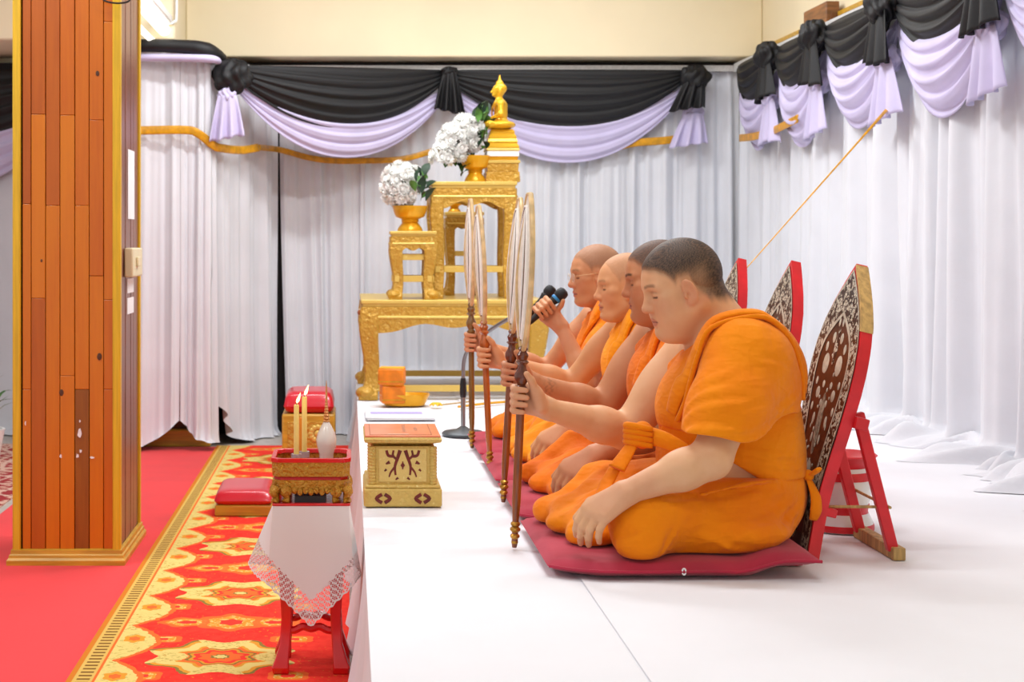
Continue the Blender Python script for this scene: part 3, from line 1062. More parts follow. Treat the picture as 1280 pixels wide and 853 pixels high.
def base_ring(parent):
    mb = MB()
    cs = [(C0, CY), (C1, CY), (C1, CY + CD), (C0, CY + CD)]
    dr = [(-1, -1), (1, -1), (1, 1), (-1, 1)]
    vs, fs = [], []
    n = len(prof)
    for (x, y), (dx, dy) in zip(cs, dr):
        for o, z in prof:
            vs.append((x + dx * o, y + dy * o, z))
    for i in range(4):
        j = (i + 1) % 4
        for k in range(n - 1):
            fs.append((i * n + k, j * n + k, j * n + k + 1, i * n + k + 1))
    mb.add(vs, fs)
    return mb.build('base_moulding', MAT['trim_gold'], parent, sharp=30)


base_ring(t)
# knots and white scuffs in the wood
kn = MB()
for (px, py, r) in ((122, 92, 2.3), (52, 326, 1.3), (124.5, 446, 3.0), (77, 491, 2.8)):
    q = at(px, py, CY)
    kn.lathe([(0.0, 0.0012), (r * 0.003, 0.0)], 12, Matrix.Translation((q.x, CY - 0.0026, q.z)) @ Matrix.Rotation(math.pi / 2, 4, 'X') @ Matrix.Scale(1.5, 4, (0, 1, 0)))
kn.build('wood_knot', simple('wood_knot', (96, 54, 24), 0.5, c2=(70, 38, 18), vscale=120), t)
sc = MB()
for (px, py, a, b) in ((100, 542, 3.2, 6), (100, 527, 1.2, 2), (101, 564, 2.0, 2.5), (97, 570, 2.0, 3), (76, 570, 1.6, 3), (115, 572, 3.2, 1.6), (32, 529, 0.8, 3.5)):
    q = at(px, py, CY)
    o = []
    for i in range(9):
        an = 2 * math.pi * i / 9
        k = rnd.uniform(0.6, 1.1) * 0.00295
        o.append((a * k * math.cos(an), b * k * math.sin(an)))
    sc.prism(o, 0, 0.0008, Matrix.Translation((q.x, CY - 0.0026, q.z)) @ Matrix.Rotation(math.pi / 2, 4, 'X'))
sc.build('paint_scuff', MAT['paper'], t)
# things fixed to the column's right side
for (py0, py1, y, lab) in ((188, 274, 5.90, 'tall white paper notice on the side of the column'), (348, 366, 5.88, 'small white label above another on the column side'), (372, 392, 5.88, 'lower small white label on the column side')):
    z1, z0 = CAMZ - (py0 - CYP) / FPX * y, CAMZ - (py1 - CYP) / FPX * y
    solo(MB().box((C1 + 0.0002, y - 0.085, z0), (C1 + 0.002, y + 0.085, z1)), 'paper_notice', MAT['paper'], lab, 'notice', (C1, y, z0))
t = wthing('switch_box', 'beige electrical switch box on the side of the column', 'switch', (C1, 5.85, 1.0))
z1, z0 = CAMZ - (310 - CYP) / FPX * 5.85, CAMZ - (346 - CYP) / FPX * 5.85
MB().box((C1 + 0.0005, 5.72, z0), (C1 + 0.034, 5.98, z1)).build('box', MAT['beige_plastic'], t, bevel=0.006)
MB().box((C1 + 0.034, 5.80, z0 + 0.04), (C1 + 0.044, 5.86, z1 - 0.035)).build('rocker', MAT['beige_plastic'], t, bevel=0.003)
solo(MB().tube([at(126, -6, 5.57), at(131, 1, 5.565), at(146, 4, 5.56), at(160, 2, 5.56), at(164, -5, 5.57)], 0.0035, 8, sub=6), 'cable', MAT['black_plastic'], 'thin black cable looping at the top of the column', 'cable', tuple(at(146, 4, 5.58)))

# ------------------------------------------------------------------ gold things
def gold_mat(name, c, c2, bs_, rough=0.38, metal=0.22, scale=26):
    m, nt, bs = new_mat(name)
    vec, x, y, z = coords(nt)
    v1 = tex(nt, 'Voronoi', vec, scale, feature='SMOOTH_F1')
    n1 = tex(nt, 'Noise', vec, scale * 1.7, 3.0)
    f = v1 * 0.8 + n1 * 0.5
    col = mixc(nt, f.sstep(0.35, 0.75), c, c2)
    nt.links.new(col.k, bs.inputs['Base Color'])
    bs.inputs['Roughness'].default_value = rough
    bs.inputs['Metallic'].default_value = metal
    bump(nt, bs, f, bs_, 0.012)
    return m


MAT['gold_carved'] = gold_mat('carved_gilding', (240, 218, 132), (198, 152, 54), 0.8, scale=42)
MAT['gold_plain'] = gold_mat('smooth_gilding', (240, 218, 138), (224, 192, 98), 0.06)
MAT['gold_bright'] = gold_mat('bright_gold', (244, 192, 36), (226, 164, 20), 0.12, 0.28, 0.3, 40)
MAT['gold_statue'] = gold_mat('statue_gold', (244, 200, 60), (234, 182, 40), 0.03, 0.26, 0.35, 20)
MAT['gold_tray'] = gold_mat('old_gilded_carving', (242, 198, 66), (190, 134, 34), 0.9, 0.4, 0.25, 75)
MAT['gold_box'] = gold_mat('gilded_lattice', (240, 222, 146), (210, 180, 94), 0.5, 0.45, 0.06, 60)
MAT['red_lacquer'] = simple('red_lacquer', (220, 22, 24), 0.25, var=0.08, coat=0.3)
MAT['red_paint'] = simple('red_paint', (224, 30, 42), 0.4, var=0.10, vscale=14)
MAT['red_vinyl'] = simple('red_vinyl', (212, 20, 44), 0.3, var=0.06, vscale=4, bmp=0.05, bscale=10, coat=0.3)
MAT['crimson'] = simple('crimson_cushion_cloth', (176, 20, 56), 0.8, var=0.10, vscale=5, bmp=0.2, bscale=14, bdist=0.01, sheen=0.15)
MAT['bare_wood'] = simple('bare_wood', (206, 166, 100), 0.6, var=0.2, vscale=4, stretch=(20, 20, 2))
MAT['pole_wood'] = simple('turned_wood', (150, 78, 34), 0.28, var=0.28, vscale=5, stretch=(20, 20, 2), coat=0.3)
MAT['pole_dark'] = simple('dark_turned_wood', (112, 52, 28), 0.25, var=0.28, vscale=5, stretch=(20, 20, 2), coat=0.4)
MAT['pole_orange'] = simple('orange_turned_wood', (186, 96, 34), 0.28, var=0.2, vscale=5, stretch=(20, 20, 2), coat=0.3)
MAT['pole_olive'] = simple('olive_turned_wood', (132, 92, 38), 0.3, var=0.2, vscale=5, stretch=(20, 20, 2), coat=0.3)
MAT['brass'] = simple('brass', (196, 146, 60), 0.3, 0.8, var=0.2, vscale=40)


def scallop(w_, h0, h1, n, wave=3):
    """apron outline in x,z: straight top at 0, lower edge waving between -h0 (middle) and -h1 (ends)"""
    o = [(-w_ / 2, 0.0)]
    for i in range(n + 1):
        x = -w_ / 2 + w_ * i / n
        q = abs(2 * i / n - 1)
        d = h0 + (h1 - h0) * q ** 3 + 0.12 * h0 * math.cos(q * wave * math.pi)
        o.append((x, -d))
    o.append((w_ / 2, 0.0))
    return o


def gold_table(x0, x1, y0, y1, z0, z1, label, lw=0.05, apron=0.10, stretch=None, knob=False, tm=None):
    t = wthing('gold_table', label, 'table', ((x0 + x1) / 2, (y0 + y1) / 2, z0))
    H = z1 - z0
    cx, cy = (x0 + x1) / 2, (y0 + y1) / 2
    th = min(0.035, H * 0.08)
    MB().box((x0 - 0.012, y0 - 0.012, z1 - th * 0.55), (x1 + 0.012, y1 + 0.012, z1)).box((x0 - 0.004, y0 - 0.004, z1 - th), (x1 + 0.004, y1 + 0.004, z1 - th * 0.5)).build('table_top', tm or MAT['gold_plain'], t, bevel=0.003)
    # aprons with a moulded bead, one on each side
    zt = z1 - th
    for s, (ax, L, px, py) in enumerate((('x', x1 - x0, cx, y0), ('x', x1 - x0, cx, y1), ('y', y1 - y0, x0, cy), ('y', y1 - y0, x1, cy))):
        out = scallop(L, apron * 0.62, apron * 1.05, 26)
        M = Matrix.Translation((px, py, zt)) @ (Matrix.Rotation(math.pi / 2, 4, 'Z') if ax == 'y' else Matrix.Identity(4)) @ Matrix.Rotation(math.pi / 2, 4, 'X')
        ap = MB().prism(list(reversed(out)), -0.012, 0.012, M).build('apron', MAT['gold_carved'], t)
        a = Vector((px, py, zt - apron * 0.34))
        d = Vector((L / 2, 0, 0)) if ax == 'x' else Vector((0, L / 2, 0))
        n = Vector((0, -1 if py < cy else 1, 0)) if ax == 'x' else Vector((-1 if px < cx else 1, 0, 0))
        MB().tube([a - d + n * 0.012, a + d + n * 0.012], apron * 0.05, 8).build('bead', MAT['gold_plain'], ap)
    for ix, sx in ((x0, -1), (x1, 1)):
        for iy, sy in ((y0, -1), (y1, 1)):
            zs = [1.0, 0.90, 0.75, 0.58, 0.40, 0.22, 0.10, 0.05, 0.0]
            of = [0.0, 0.004, 0.007, 0.003, -0.003, -0.004, 0.002, 0.009, 0.008]
            ra = [0.60, 0.60, 0.58, 0.52, 0.46, 0.44, 0.48, 0.60, 0.58]
            pts = [Vector((ix - sx * lw * 0.45 + sx * of[k] * lw / 0.05, iy - sy * lw * 0.45 + sy * of[k] * lw / 0.05, z0 + (zt - z0) * zs[k])) for k in range(9)]
            mb = MB()
            vs, fs = [], []
            for k, p_ in enumerate(pts):
                r = ra[k] * lw
                c = r * 0.82
                for a, b in ((-r, -c), (-c, -r), (c, -r), (r, -c), (r, c), (c, r), (-c, r), (-r, c)):
                    vs.append((p_.x + a, p_.y + b, p_.z))
            for k in range(8):
                for q in range(8):
                    fs.append((k * 8 + q, (k + 1) * 8 + q, (k + 1) * 8 + (q + 1) % 8, k * 8 + (q + 1) % 8))
            fs.append(tuple(64 + q for q in range(8)))
            mb.add(vs, [tuple(reversed(q)) for q in fs])
            lg = mb.build('leg', MAT['gold_carved'], t)
            # lion-foot scroll
            MB().sphere((pts[-1].x + sx * lw * 0.15, pts[-1].y + sy * lw * 0.15, z0 + lw * 0.42), (lw * 0.62, lw * 0.62, lw * 0.40)).build('scroll_foot', MAT['gold_carved'], lg)
    if stretch:
        for q in stretch:
            z = z0 + H * q
            hw = min(0.016, lw * 0.3)
            MB().box((x0, y0 + lw * 0.2, z - hw), (x1, y0 + lw * 0.6, z + hw)).build('stretcher', MAT['gold_plain'], t, bevel=0.002)
            MB().box((x0, y1 - lw * 0.6, z - hw), (x1, y1 - lw * 0.2, z + hw)).build('stretcher', MAT['gold_plain'], t, bevel=0.002)
            for ix, s in ((x0, 1), (x1, -1)):
                MB().box((ix + s * lw * 0.2, y0, z - hw), (ix + s * lw * 0.6, y1, z + hw)).build('stretcher', MAT['gold_plain'], t, bevel=0.002)
    if knob:
        MB().sphere((x0 - 0.018, y0 + 0.03, z1 - 0.065), 0.014).build('knob', MAT['pole_orange'], t)
    return t


AT = 0.892
gold_table(0.075, 1.00, 7.78, 8.72, ST + 0.001, AT, 'large low carved gold altar table on the stage', lw=0.085, apron=0.155, stretch=(0.11,), knob=True, tm=MAT['gold_plain'])
# two pale gold rails low behind the table's front legs
for k, (y, py) in enumerate(((8.05, 478), (8.60, 463))):
    pass
gold_table(0.225, 0.440, 7.83, 8.06, AT + 0.001, 1.245, 'small carved gold table under the lower flower bowl', lw=0.058, apron=0.105, stretch=(0.30, 0.62))
gold_table(0.440, 0.868, 7.95, 8.30, AT + 0.001, 1.505, 'tall carved gold table carrying the golden statue', lw=0.062, apron=0.125, stretch=(0.25,))
gold_table(0.545, 0.735, 8.40, 8.60, AT + 0.001, 1.355, 'gold table half hidden behind the legs of the tall one', lw=0.045, apron=0.085, stretch=(0.5,))


def goblet(px, Y, z, r, h, label):
    x = (px - CXP) / FPX * Y
    t = wthing('offering_bowl', label, 'bowl', (x, Y, z))
    M = Matrix.Translation((x, Y, z))
    b = MB().lathe([(r * 0.86, h * 0.98), (r * 0.98, h), (r * 0.99, h * 0.95), (r * 0.90, h * 0.70), (r * 0.80, h * 0.56), (r * 0.44, h * 0.46), (r * 0.40, h * 0.42)], 28, M)
    b.lathe([(0.0, h * 0.60), (r * 0.74, h * 0.62), (r * 0.86, h * 0.98)], 28, M)
    b.build('bowl', MAT['gold_bright'], t)
    MB().lathe([(r * 0.40, h * 0.44), (r * 0.42, h * 0.36), (r * 0.50, h * 0.28), (r * 0.66, h * 0.14), (r * 0.72, h * 0.04), (r * 0.72, 0)], 28, M).build('foot', MAT['gold_bright'], t)
    for q in (0.50, 0.44, 0.38):
        MB().tube([(x + r * 0.45 * math.cos(a), Y + r * 0.45 * math.sin(a), z + h * q) for a in [2 * math.pi * i / 20 for i in range(20)]], r * 0.05, 6, closed=True).build('ring', MAT['gold_bright'], t)
    return t


goblet(512.5, 7.945, 1.246, 0.092, 0.132, 'gold pedestal bowl holding the lower white flowers')
goblet(594, 8.06, 1.506, 0.080, 0.140, 'gold pedestal bowl holding the upper white flowers')
goblet(568, 8.50, 1.356, 0.050, 0.070, 'small gold bowl seen between the legs of the tall table')

# flowers
MAT['petal'] = simple('white_petal', (252, 252, 248), 0.7)
MAT['leaf'] = simple('green_leaf', (84, 138, 52), 0.55, var=0.3, vscale=12, bmp=0.1, bscale=40)
MAT['leaf_dark'] = simple('dark_green_leaf', (30, 62, 36), 0.6, var=0.4, vscale=12)


def flower_mesh():
    mb = MB()
    rnd = random.Random(3)
    for ring, (n, tilt, ln, wd) in enumerate(((13, 0.15, 0.034, 0.008), (12, 0.55, 0.030, 0.008), (9, 0.95, 0.024, 0.007), (6, 1.3, 0.017, 0.006))):
        for i in range(n):
            a = 2 * math.pi * (i + 0.5 * (ring % 2)) / n + rnd.uniform(-0.1, 0.1)
            e = tilt + rnd.uniform(-0.12, 0.12)
            d = Vector((math.cos(a) * math.cos(e), math.sin(a) * math.cos(e), math.sin(e)))
            s_ = Vector((-math.sin(a), math.cos(a), 0))
            u = d.cross(s_)
            p0, p1, p2 = d * 0.003, d * ln * 0.6 - u * 0.002, d * ln + u * 0.004
            mb.add([p0, p1 - s_ * wd, p2, p1 + s_ * wd, p1 - u * 0.003], [(0, 1, 4), (1, 2, 4), (2, 3, 4), (3, 0, 4)])
    mb.sphere((0, 0, 0.006), 0.011, 6, 4)
    me = mb.mesh('flower', sharp=180)
    me.materials.append(MAT['petal'])
    return me


def leaf_mesh(m, ln, wd):
    mb = MB()
    vs, fs = [], []
    for i, (t, k) in enumerate(((0, 0.05), (0.25, 0.8), (0.5, 1.0), (0.75, 0.65), (1.0, 0.02))):
        z = 0.25 * ln * math.sin(t * 2.4)
        vs += [(t * ln, -wd * k, z + wd * 0.3 * k), (t * ln, 0, z), (t * ln, wd * k, z + wd * 0.3 * k)]
    for i in range(4):
        for j in (0, 1):
            a = i * 3 + j
            fs.append((a, a + 3, a + 4, a + 1))
    mb.add(vs, fs)
    me = mb.mesh('leaf', sharp=180)
    me.materials.append(m)
    return me


FLOWER = flower_mesh()
LEAF = [leaf_mesh(MAT['leaf'], 0.075, 0.020), leaf_mesh(MAT['leaf_dark'], 0.085, 0.022)]


def bouquet(label, base, blobs, nfl, leafpts, seed):
    """blobs: (centre, radius xyz) ellipsoids covered with flowers; base: where the stems enter the bowl"""
    rnd = random.Random(seed)
    t = wthing('flower_arrangement', label, 'flowers', tuple(base))
    B = Vector(base)
    tot = sum(n for _, _, n in blobs)
    st = MB()
    for c, r, n in blobs:
        c = Vector(c)
        for i in range(n):
            k = (i + 0.5) / n
            ph = math.acos(1 - 1.7 * k)
            th = math.pi * (1 + 5 ** 0.5) * i + rnd.uniform(-0.2, 0.2)
            d = Vector((math.sin(ph) * math.cos(th), math.sin(ph) * math.sin(th), math.cos(ph)))
            # lean the dome up-left and towards the viewer
            d = Matrix.Rotation(-0.75, 3, 'Y') @ Matrix.Rotation(0.35, 3, 'X') @ d
            p = c + Vector((d.x * r[0], d.y * r[1], d.z * r[2])) * rnd.uniform(0.88, 1.06)
            if p.z < B.z - 0.03: continue
            o = link_mesh('flower', FLOWER, None, t)
            o.location = p - B
            o.rotation_mode = 'QUATERNION'
            nn = Vector((d.x / r[0], d.y / r[1], d.z / r[2])).normalized()
            o.rotation_quaternion = nn.to_track_quat('Z', 'Y')
            s_ = rnd.uniform(1.05, 1.4)
            o.scale = (s_, s_, s_)
            if i % 3 == 0:
                st.tube([B, (B + p) / 2 + Vector((0, 0, 0.01)), p - nn * 0.006], 0.003, 5)
    st.build('stem', MAT['leaf'], t)
    for (px, py, Y, az, el, k) in leafpts:
        o = link_mesh('leaf', LEAF[k], None, t)
        p = at(px, py, Y)
        o.location = p - B
        o.rotation_euler = (rnd.uniform(-0.5, 0.5), -el, az)
        s_ = rnd.uniform(0.8, 1.1)
        o.scale = (s_, s_, s_)
    return t


rl = random.Random(9)
lv = [(rl.uniform(518, 534), rl.uniform(220, 256), rl.uniform(7.82, 7.94), rl.uniform(-2.5, 2.5), rl.uniform(0.2, 1.2), i % 2) for i in range(20)]
bouquet('white chrysanthemum bouquet in the lower gold bowl', (at(514, 262, 7.945)), [((at(504, 232, 7.93)), (0.100, 0.085, 0.105), 44)], 44, lv, 4)
lv = [(rl.uniform(594, 612), rl.uniform(142, 192), rl.uniform(7.95, 8.06), rl.uniform(-2.5, 2.5), rl.uniform(0.2, 1.3), i % 2) for i in range(30)] + \
     [(rl.uniform(556, 578), rl.uniform(195, 222), rl.uniform(7.98, 8.08), rl.uniform(-2.5, 2.5), rl.uniform(0.0, 1.0), i % 2) for i in range(12)]
bouquet('tall white chrysanthemum bouquet leaning beside the statue', (at(592, 196, 8.06)),
        [(at(585, 168, 8.05), (0.078, 0.075, 0.095), 30), (at(570, 178, 8.03), (0.085, 0.075, 0.095), 30), (at(556, 200, 8.01), (0.070, 0.065, 0.090), 26)], 80, lv, 6)

# pedestal and seated golden statue (faces left)
bxx, byy = 0.815, 8.12
t = wthing('pedestal', 'stepped gold pedestal with a white band under the statue', 'pedestal', (bxx, byy, 1.506))


def tier(z0, z1, w0, w1, m, nm='tier'):
    MB().lathe([(w0, z0), (w0, z0 + (z1 - z0) * 0.3), (w1, z1)], 4, Matrix.Translation((bxx, byy, 0)), ph=math.pi / 4).build(nm, m, t, bevel=0.002, sharp=20)


z = 1.506
for (h, a, b, m) in ((0.055, 0.128, 0.124, 'gold_carved'), (0.045, 0.116, 0.120, 'gold_carved'), (0.016, 0.128, 0.128, 'gold_plain'), (0.020, 0.112, 0.116, 'gold_bright'),
                     (0.030, 0.122, 0.118, 'petal'), (0.014, 0.126, 0.122, 'gold_plain'), (0.030, 0.122, 0.106, 'gold_statue'), (0.022, 0.112, 0.104, 'gold_statue'), (0.030, 0.104, 0.088, 'gold_statue'), (0.020, 0.092, 0.080, 'gold_statue')):
    tier(z, z + h, a, b, MAT[m])
    z += h
V = Vol((-0.10, -0.10, -0.01), (0.10, 0.10, 0.32), 0.0028)
for pr, k in ((Ell((0, 0, 0.022), (0.062, 0.085, 0.024)), 0), (Cone((0.045, 0.07, 0.022), (0.05, -0.05, 0.026), 0.018, 0.014), 0.015), (Cone((0.045, -0.07, 0.02), (0.055, 0.05, 0.02), 0.018, 0.014), 0.015),
              (Ell((-0.005, 0, 0.075), (0.026, 0.036, 0.05)), 0.02), (Ell((-0.002, 0, 0.118), (0.027, 0.044, 0.028)), 0.02), (Cone((-0.002, -0.042, 0.125), (0.0, 0.042, 0.125), 0.015, 0.015), 0.01),
              (Cone((0, 0.05, 0.12), (0.0, 0.060, 0.07), 0.0125, 0.011), 0.01), (Cone((0, 0.060, 0.07), (0.045, 0.02, 0.045), 0.0105, 0.008), 0.008),
              (Cone((0, -0.05, 0.12), (0.0, -0.060, 0.07), 0.0125, 0.011), 0.01), (Cone((0, -0.060, 0.07), (0.055, -0.055, 0.035), 0.0105, 0.008), 0.008),
              (Cone((0, 0, 0.14), (0.004, 0, 0.17), 0.0145, 0.013), 0.012), (Ell((0.003, 0, 0.186), (0.024, 0.021, 0.029)), 0.008), (Ell((-0.003, 0, 0.197), (0.026, 0.024, 0.024)), 0.008),
              (Cone((0.024, 0, 0.192), (0.031, 0, 0.180), 0.003, 0.005), 0.006), (Ell((0.020, 0, 0.166), (0.009, 0.010, 0.008)), 0.008), (Ell((-0.001, 0, 0.222), (0.015, 0.015, 0.013)), 0.006),
              (Cone((-0.001, 0, 0.228), (-0.001, 0, 0.262), 0.008, 0.002), 0.006), (Ell((0.0, 0.024, 0.180), (0.006, 0.003, 0.016)), 0.003), (Ell((0.0, -0.024, 0.180), (0.006, 0.003, 0.016)), 0.003)):
    V.add(pr, k)
V.cut(lambda X, Y, Z: 0.0005 - Z + 0 * X + 0 * Y)
P_, Q_ = V.mesh()
so = thing('statue', 'small golden statue of a seated figure in meditation, facing left', 'statue', (bxx - 0.01, byy, z), math.pi)
link_mesh('figure', np_mesh('figure', P_, Q_), MAT['gold_statue'], so)
so.scale = (1.38, 1.30, 1.12)
MB().tube([(0.022, 0.048, 0.128), (0.030, 0.020, 0.10), (0.028, -0.010, 0.07), (0.02, -0.032, 0.05)], [0.006, 0.009, 0.009, 0.006], 8, 0.35, nrm=(1, 0, 0), sub=4).build('sash', MAT['gold_bright'], so, sharp=180)

# ------------------------------------------------------------------ low on the stage in front of the altar
MAT['orange_pack'] = simple('orange_wrapped_pack', (246, 136, 10), 0.5, var=0.12, vscale=20, bmp=0.2, bscale=20)
MAT['orange_pack2'] = simple('yellow_orange_pack', (250, 176, 30), 0.5, var=0.1, vscale=20)
pz = ST + 0.006


def pack(px0, px1, Y, z0, z1, d, m, label, rot):
    x0, x1 = (px0 - CXP) / FPX * Y, (px1 - CXP) / FPX * Y
    c = ((x0 + x1) / 2, Y, z0)
    t = thing('orange_pack', label, 'package', c, rot, 'orange packs on the stage')
    w_ = (x1 - x0) / 2
    MB().box((-w_, -d / 2, 0.0), (w_, d / 2, z1 - z0)).build('body', m, t, bevel=0.008)
    MB().box((-w_ * 0.96, -d * 0.46, z1 - z0), (w_ * 0.96, d * 0.46, z1 - z0 + 0.004)).build('top_flap', MAT['orange_pack2'], t, bevel=0.002)
    MB().beam((-w_, -d / 2 - 0.001, (z1 - z0) * 0.22), (w_, -d / 2 - 0.001, (z1 - z0) * 0.22), 0.004, 0.006).build('binding', MAT['ribbon'], t)
    return t


t = wthing('gold_tray', 'shallow gold boat-shaped tray under the orange packs', 'tray', (0.27, 7.5, pz))
def boat(u, v):
    a = 2 * math.pi * u
    r = [0.0, 0.78, 0.80, 1.0, 0.97, 0.76, 0.0][int(round(v * 6))]
    zz = [0.0, 0.0, 0.004, 0.055, 0.055, 0.012, 0.010][int(round(v * 6))]
    return (0.275 + 0.125 * r * math.copysign(abs(math.cos(a)) ** 0.7, math.cos(a)), 7.50 + 0.085 * r * math.copysign(abs(math.sin(a)) ** 0.7, math.sin(a)), pz + zz)
MB().grid(boat, 40, 6).build('body', MAT['gold_bright'], t)
pack(476, 505, 7.47, pz + 0.013, pz + 0.10, 0.11, MAT['orange_pack'], 'lower orange wrapped pack standing in the gold tray', 0.12)
pack(474, 506, 7.46, pz + 0.105, pz + 0.185, 0.11, MAT['orange_pack'], 'upper orange wrapped pack with a yellow top', -0.15)

t = wthing('paper_stack', 'white papers with a lilac band behind the donation box', 'papers', (0.22, 7.05, pz))
for k, (dx, r) in enumerate(((0.0, 0.02), (0.004, -0.015), (-0.003, 0.0))):
    MB().box((-0.155, -0.19, 0.004 * k), (0.155, 0.19, 0.004 * k + 0.0035), Matrix.Translation((0.235 + dx, 7.05, pz)) @ Matrix.Rotation(r, 4, 'Z')).build('sheet', MAT['paper'], t)
MB().box((0.10, 7.00, pz + 0.0125), (0.34, 7.09, pz + 0.0128)).build('printed_band', simple('lilac_print', (176, 164, 214), 0.8), t)

t = wthing('yellow_blossom', 'yellow blossom with a thin stick lying behind the papers', 'flower', (0.43, 7.40, pz))
mb = MB()
for i in range(9):
    a = 2 * math.pi * i / 9
    mb.tube([(0.425, 7.40, pz + 0.012), (0.425 + 0.018 * math.cos(a), 7.40 + 0.018 * math.sin(a), pz + 0.018), (0.425 + 0.034 * math.cos(a), 7.40 + 0.034 * math.sin(a), pz + 0.006)], [0.004, 0.008, 0.002], 6, 0.5, sub=3)
mb.build('petals', simple('yellow_petal', (240, 186, 20), 0.6), t)
MB().tube([(0.43, 7.40, pz + 0.008), (0.60, 7.55, pz + 0.010)], 0.004, 6).build('stick', MAT['bare_wood'], t)
solo(MB().tube([(0.53, 7.32, pz + 0.010), (0.72, 7.50, pz + 0.010), (0.98, 7.64, pz + 0.010), (1.1, 7.66, pz + 0.010)], 0.010, 8, 0.6, sub=5), 'yellow_rope', MAT['ribbon'], 'yellow cord lying on the stage before the altar', 'rope', (0.8, 7.55, pz))

# ------------------------------------------------------------------ donation box
dx0, dx1, dy0, dy1 = 0.046, 0.285, 4.645, 4.965
t = wthing('donation_box', 'gilded donation box with dark red ornament and orange lid', 'box', ((dx0 + dx1) / 2, (dy0 + dy1) / 2, ST + 0.002))
z0 = ST + 0.003
MB().box((dx0, dy0, z0), (dx1, dy1, z0 + 0.055)).box((dx0 + 0.004, dy0 + 0.004, z0 + 0.055), (dx1 - 0.004, dy1 - 0.004, z0 + 0.066)).build('plinth', MAT['gold_box'], t, bevel=0.005)
MB().box((dx0 + 0.022, dy0 + 0.020, z0 + 0.066), (dx1 - 0.022, dy1 - 0.020, z0 + 0.183)).build('body', MAT['gold_box'], t)
for sx in (dx0 + 0.026, dx1 - 0.026):
    for sy in (dy0 + 0.022, dy1 - 0.022):
        c = MB()
        for k in range(12):
            c.lathe([(0.0105, 0), (0.0125, 0.004), (0.0105, 0.0095)], 8, Matrix.Translation((sx, sy, z0 + 0.066 + 0.0097 * k)))
        c.build('corner_post', MAT['gold_box'], t)
MB().box((dx0 + 0.046, dy0 + 0.0175, z0 + 0.074), (dx1 - 0.046, dy0 + 0.021, z0 + 0.176)).build('front_panel', gold_mat('pale_gilding', (240, 226, 160), (224, 198, 116), 0.3, 0.45, 0.06, 90), t, bevel=0.001)
MB().lathe([(0.128, z0 + 0.183), (0.142, z0 + 0.190), (0.172, z0 + 0.197), (0.176, z0 + 0.206), (0.170, z0 + 0.212)], 4, Matrix.Translation(((dx0 + dx1) / 2, (dy0 + dy1) / 2, 0)) @ Matrix.Diagonal((0.96, 1.30, 1, 1)), ph=math.pi / 4).build('cornice', MAT['gold_box'], t, sharp=20)
lid = MB().box((dx0 + 0.004, dy0 + 0.004, z0 + 0.212), (dx1 - 0.004, dy1 - 0.004, z0 + 0.217)).build('lid', simple('orange_lacquer_lid', (222, 112, 62), 0.32, var=0.10, vscale=9, c2=(226, 138, 96), coat=0.2), t, bevel=0.001)
fr = MB()
for a, b in (((dx0 + 0.018, dy0 + 0.03), (dx0 + 0.021, dy1 - 0.02)), ((dx1 - 0.032, dy0 + 0.03), (dx1 - 0.029, dy1 - 0.02)), ((dx0 + 0.018, dy0 + 0.028), (dx1 - 0.029, dy0 + 0.031))):
    fr.box((a[0], a[1], z0 + 0.2172), (b[0], b[1], z0 + 0.2178))
fr.build('inlay_line', simple('lid_line', (168, 88, 44), 0.5), lid)
# faded pale lettering painted on the lid: two short columns of strokes
pl = MB()
rr_ = random.Random(2)
for i in range(9):
    y = dy0 + 0.10 + i * 0.021
    pl.box((0.167, y, z0 + 0.2172), (0.167 + 0.012 + rr_.uniform(-0.003, 0.003), y + 0.004, z0 + 0.2176))
    pl.box((0.167 + rr_.uniform(0, 0.008), y, z0 + 0.2172), (0.170 + 0.008, y + 0.013, z0 + 0.2176))
for i in range(4):
    y = dy0 + 0.14 + i * 0.021
    pl.box((0.205, y, z0 + 0.2172), (0.217, y + 0.004, z0 + 0.2176))
    pl.box((0.205 + rr_.uniform(0, 0.006), y, z0 + 0.2172), (0.214, y + 0.013, z0 + 0.2176))
pl.build('faded_lettering', simple('faded_letter_paint', (224, 158, 122), 0.5), lid)
MB().box((0.12, dy0 + 0.040, z0 + 0.2172), (0.185, dy0 + 0.050, z0 + 0.2177)).build('coin_slot', simple('slot_edge', (226, 190, 170), 0.4), lid)
# dark red branching ornament: raised strokes on the front
orn = simple('dark_red_ornament', (118, 26, 14), 0.5, var=0.25, vscale=40)
FM = Matrix.Translation(((dx0 + dx1) / 2, dy0 + 0.0172, z0 + 0.125))


def stroke(pts, w0, w1):
    return MB().tube([Vector((a, 0, b)) for a, b in pts], [w0 + (w1 - w0) * i / (len(pts) - 1) for i in range(len(pts))], 8, 0.25, nrm=(0, -1, 0), sub=4)


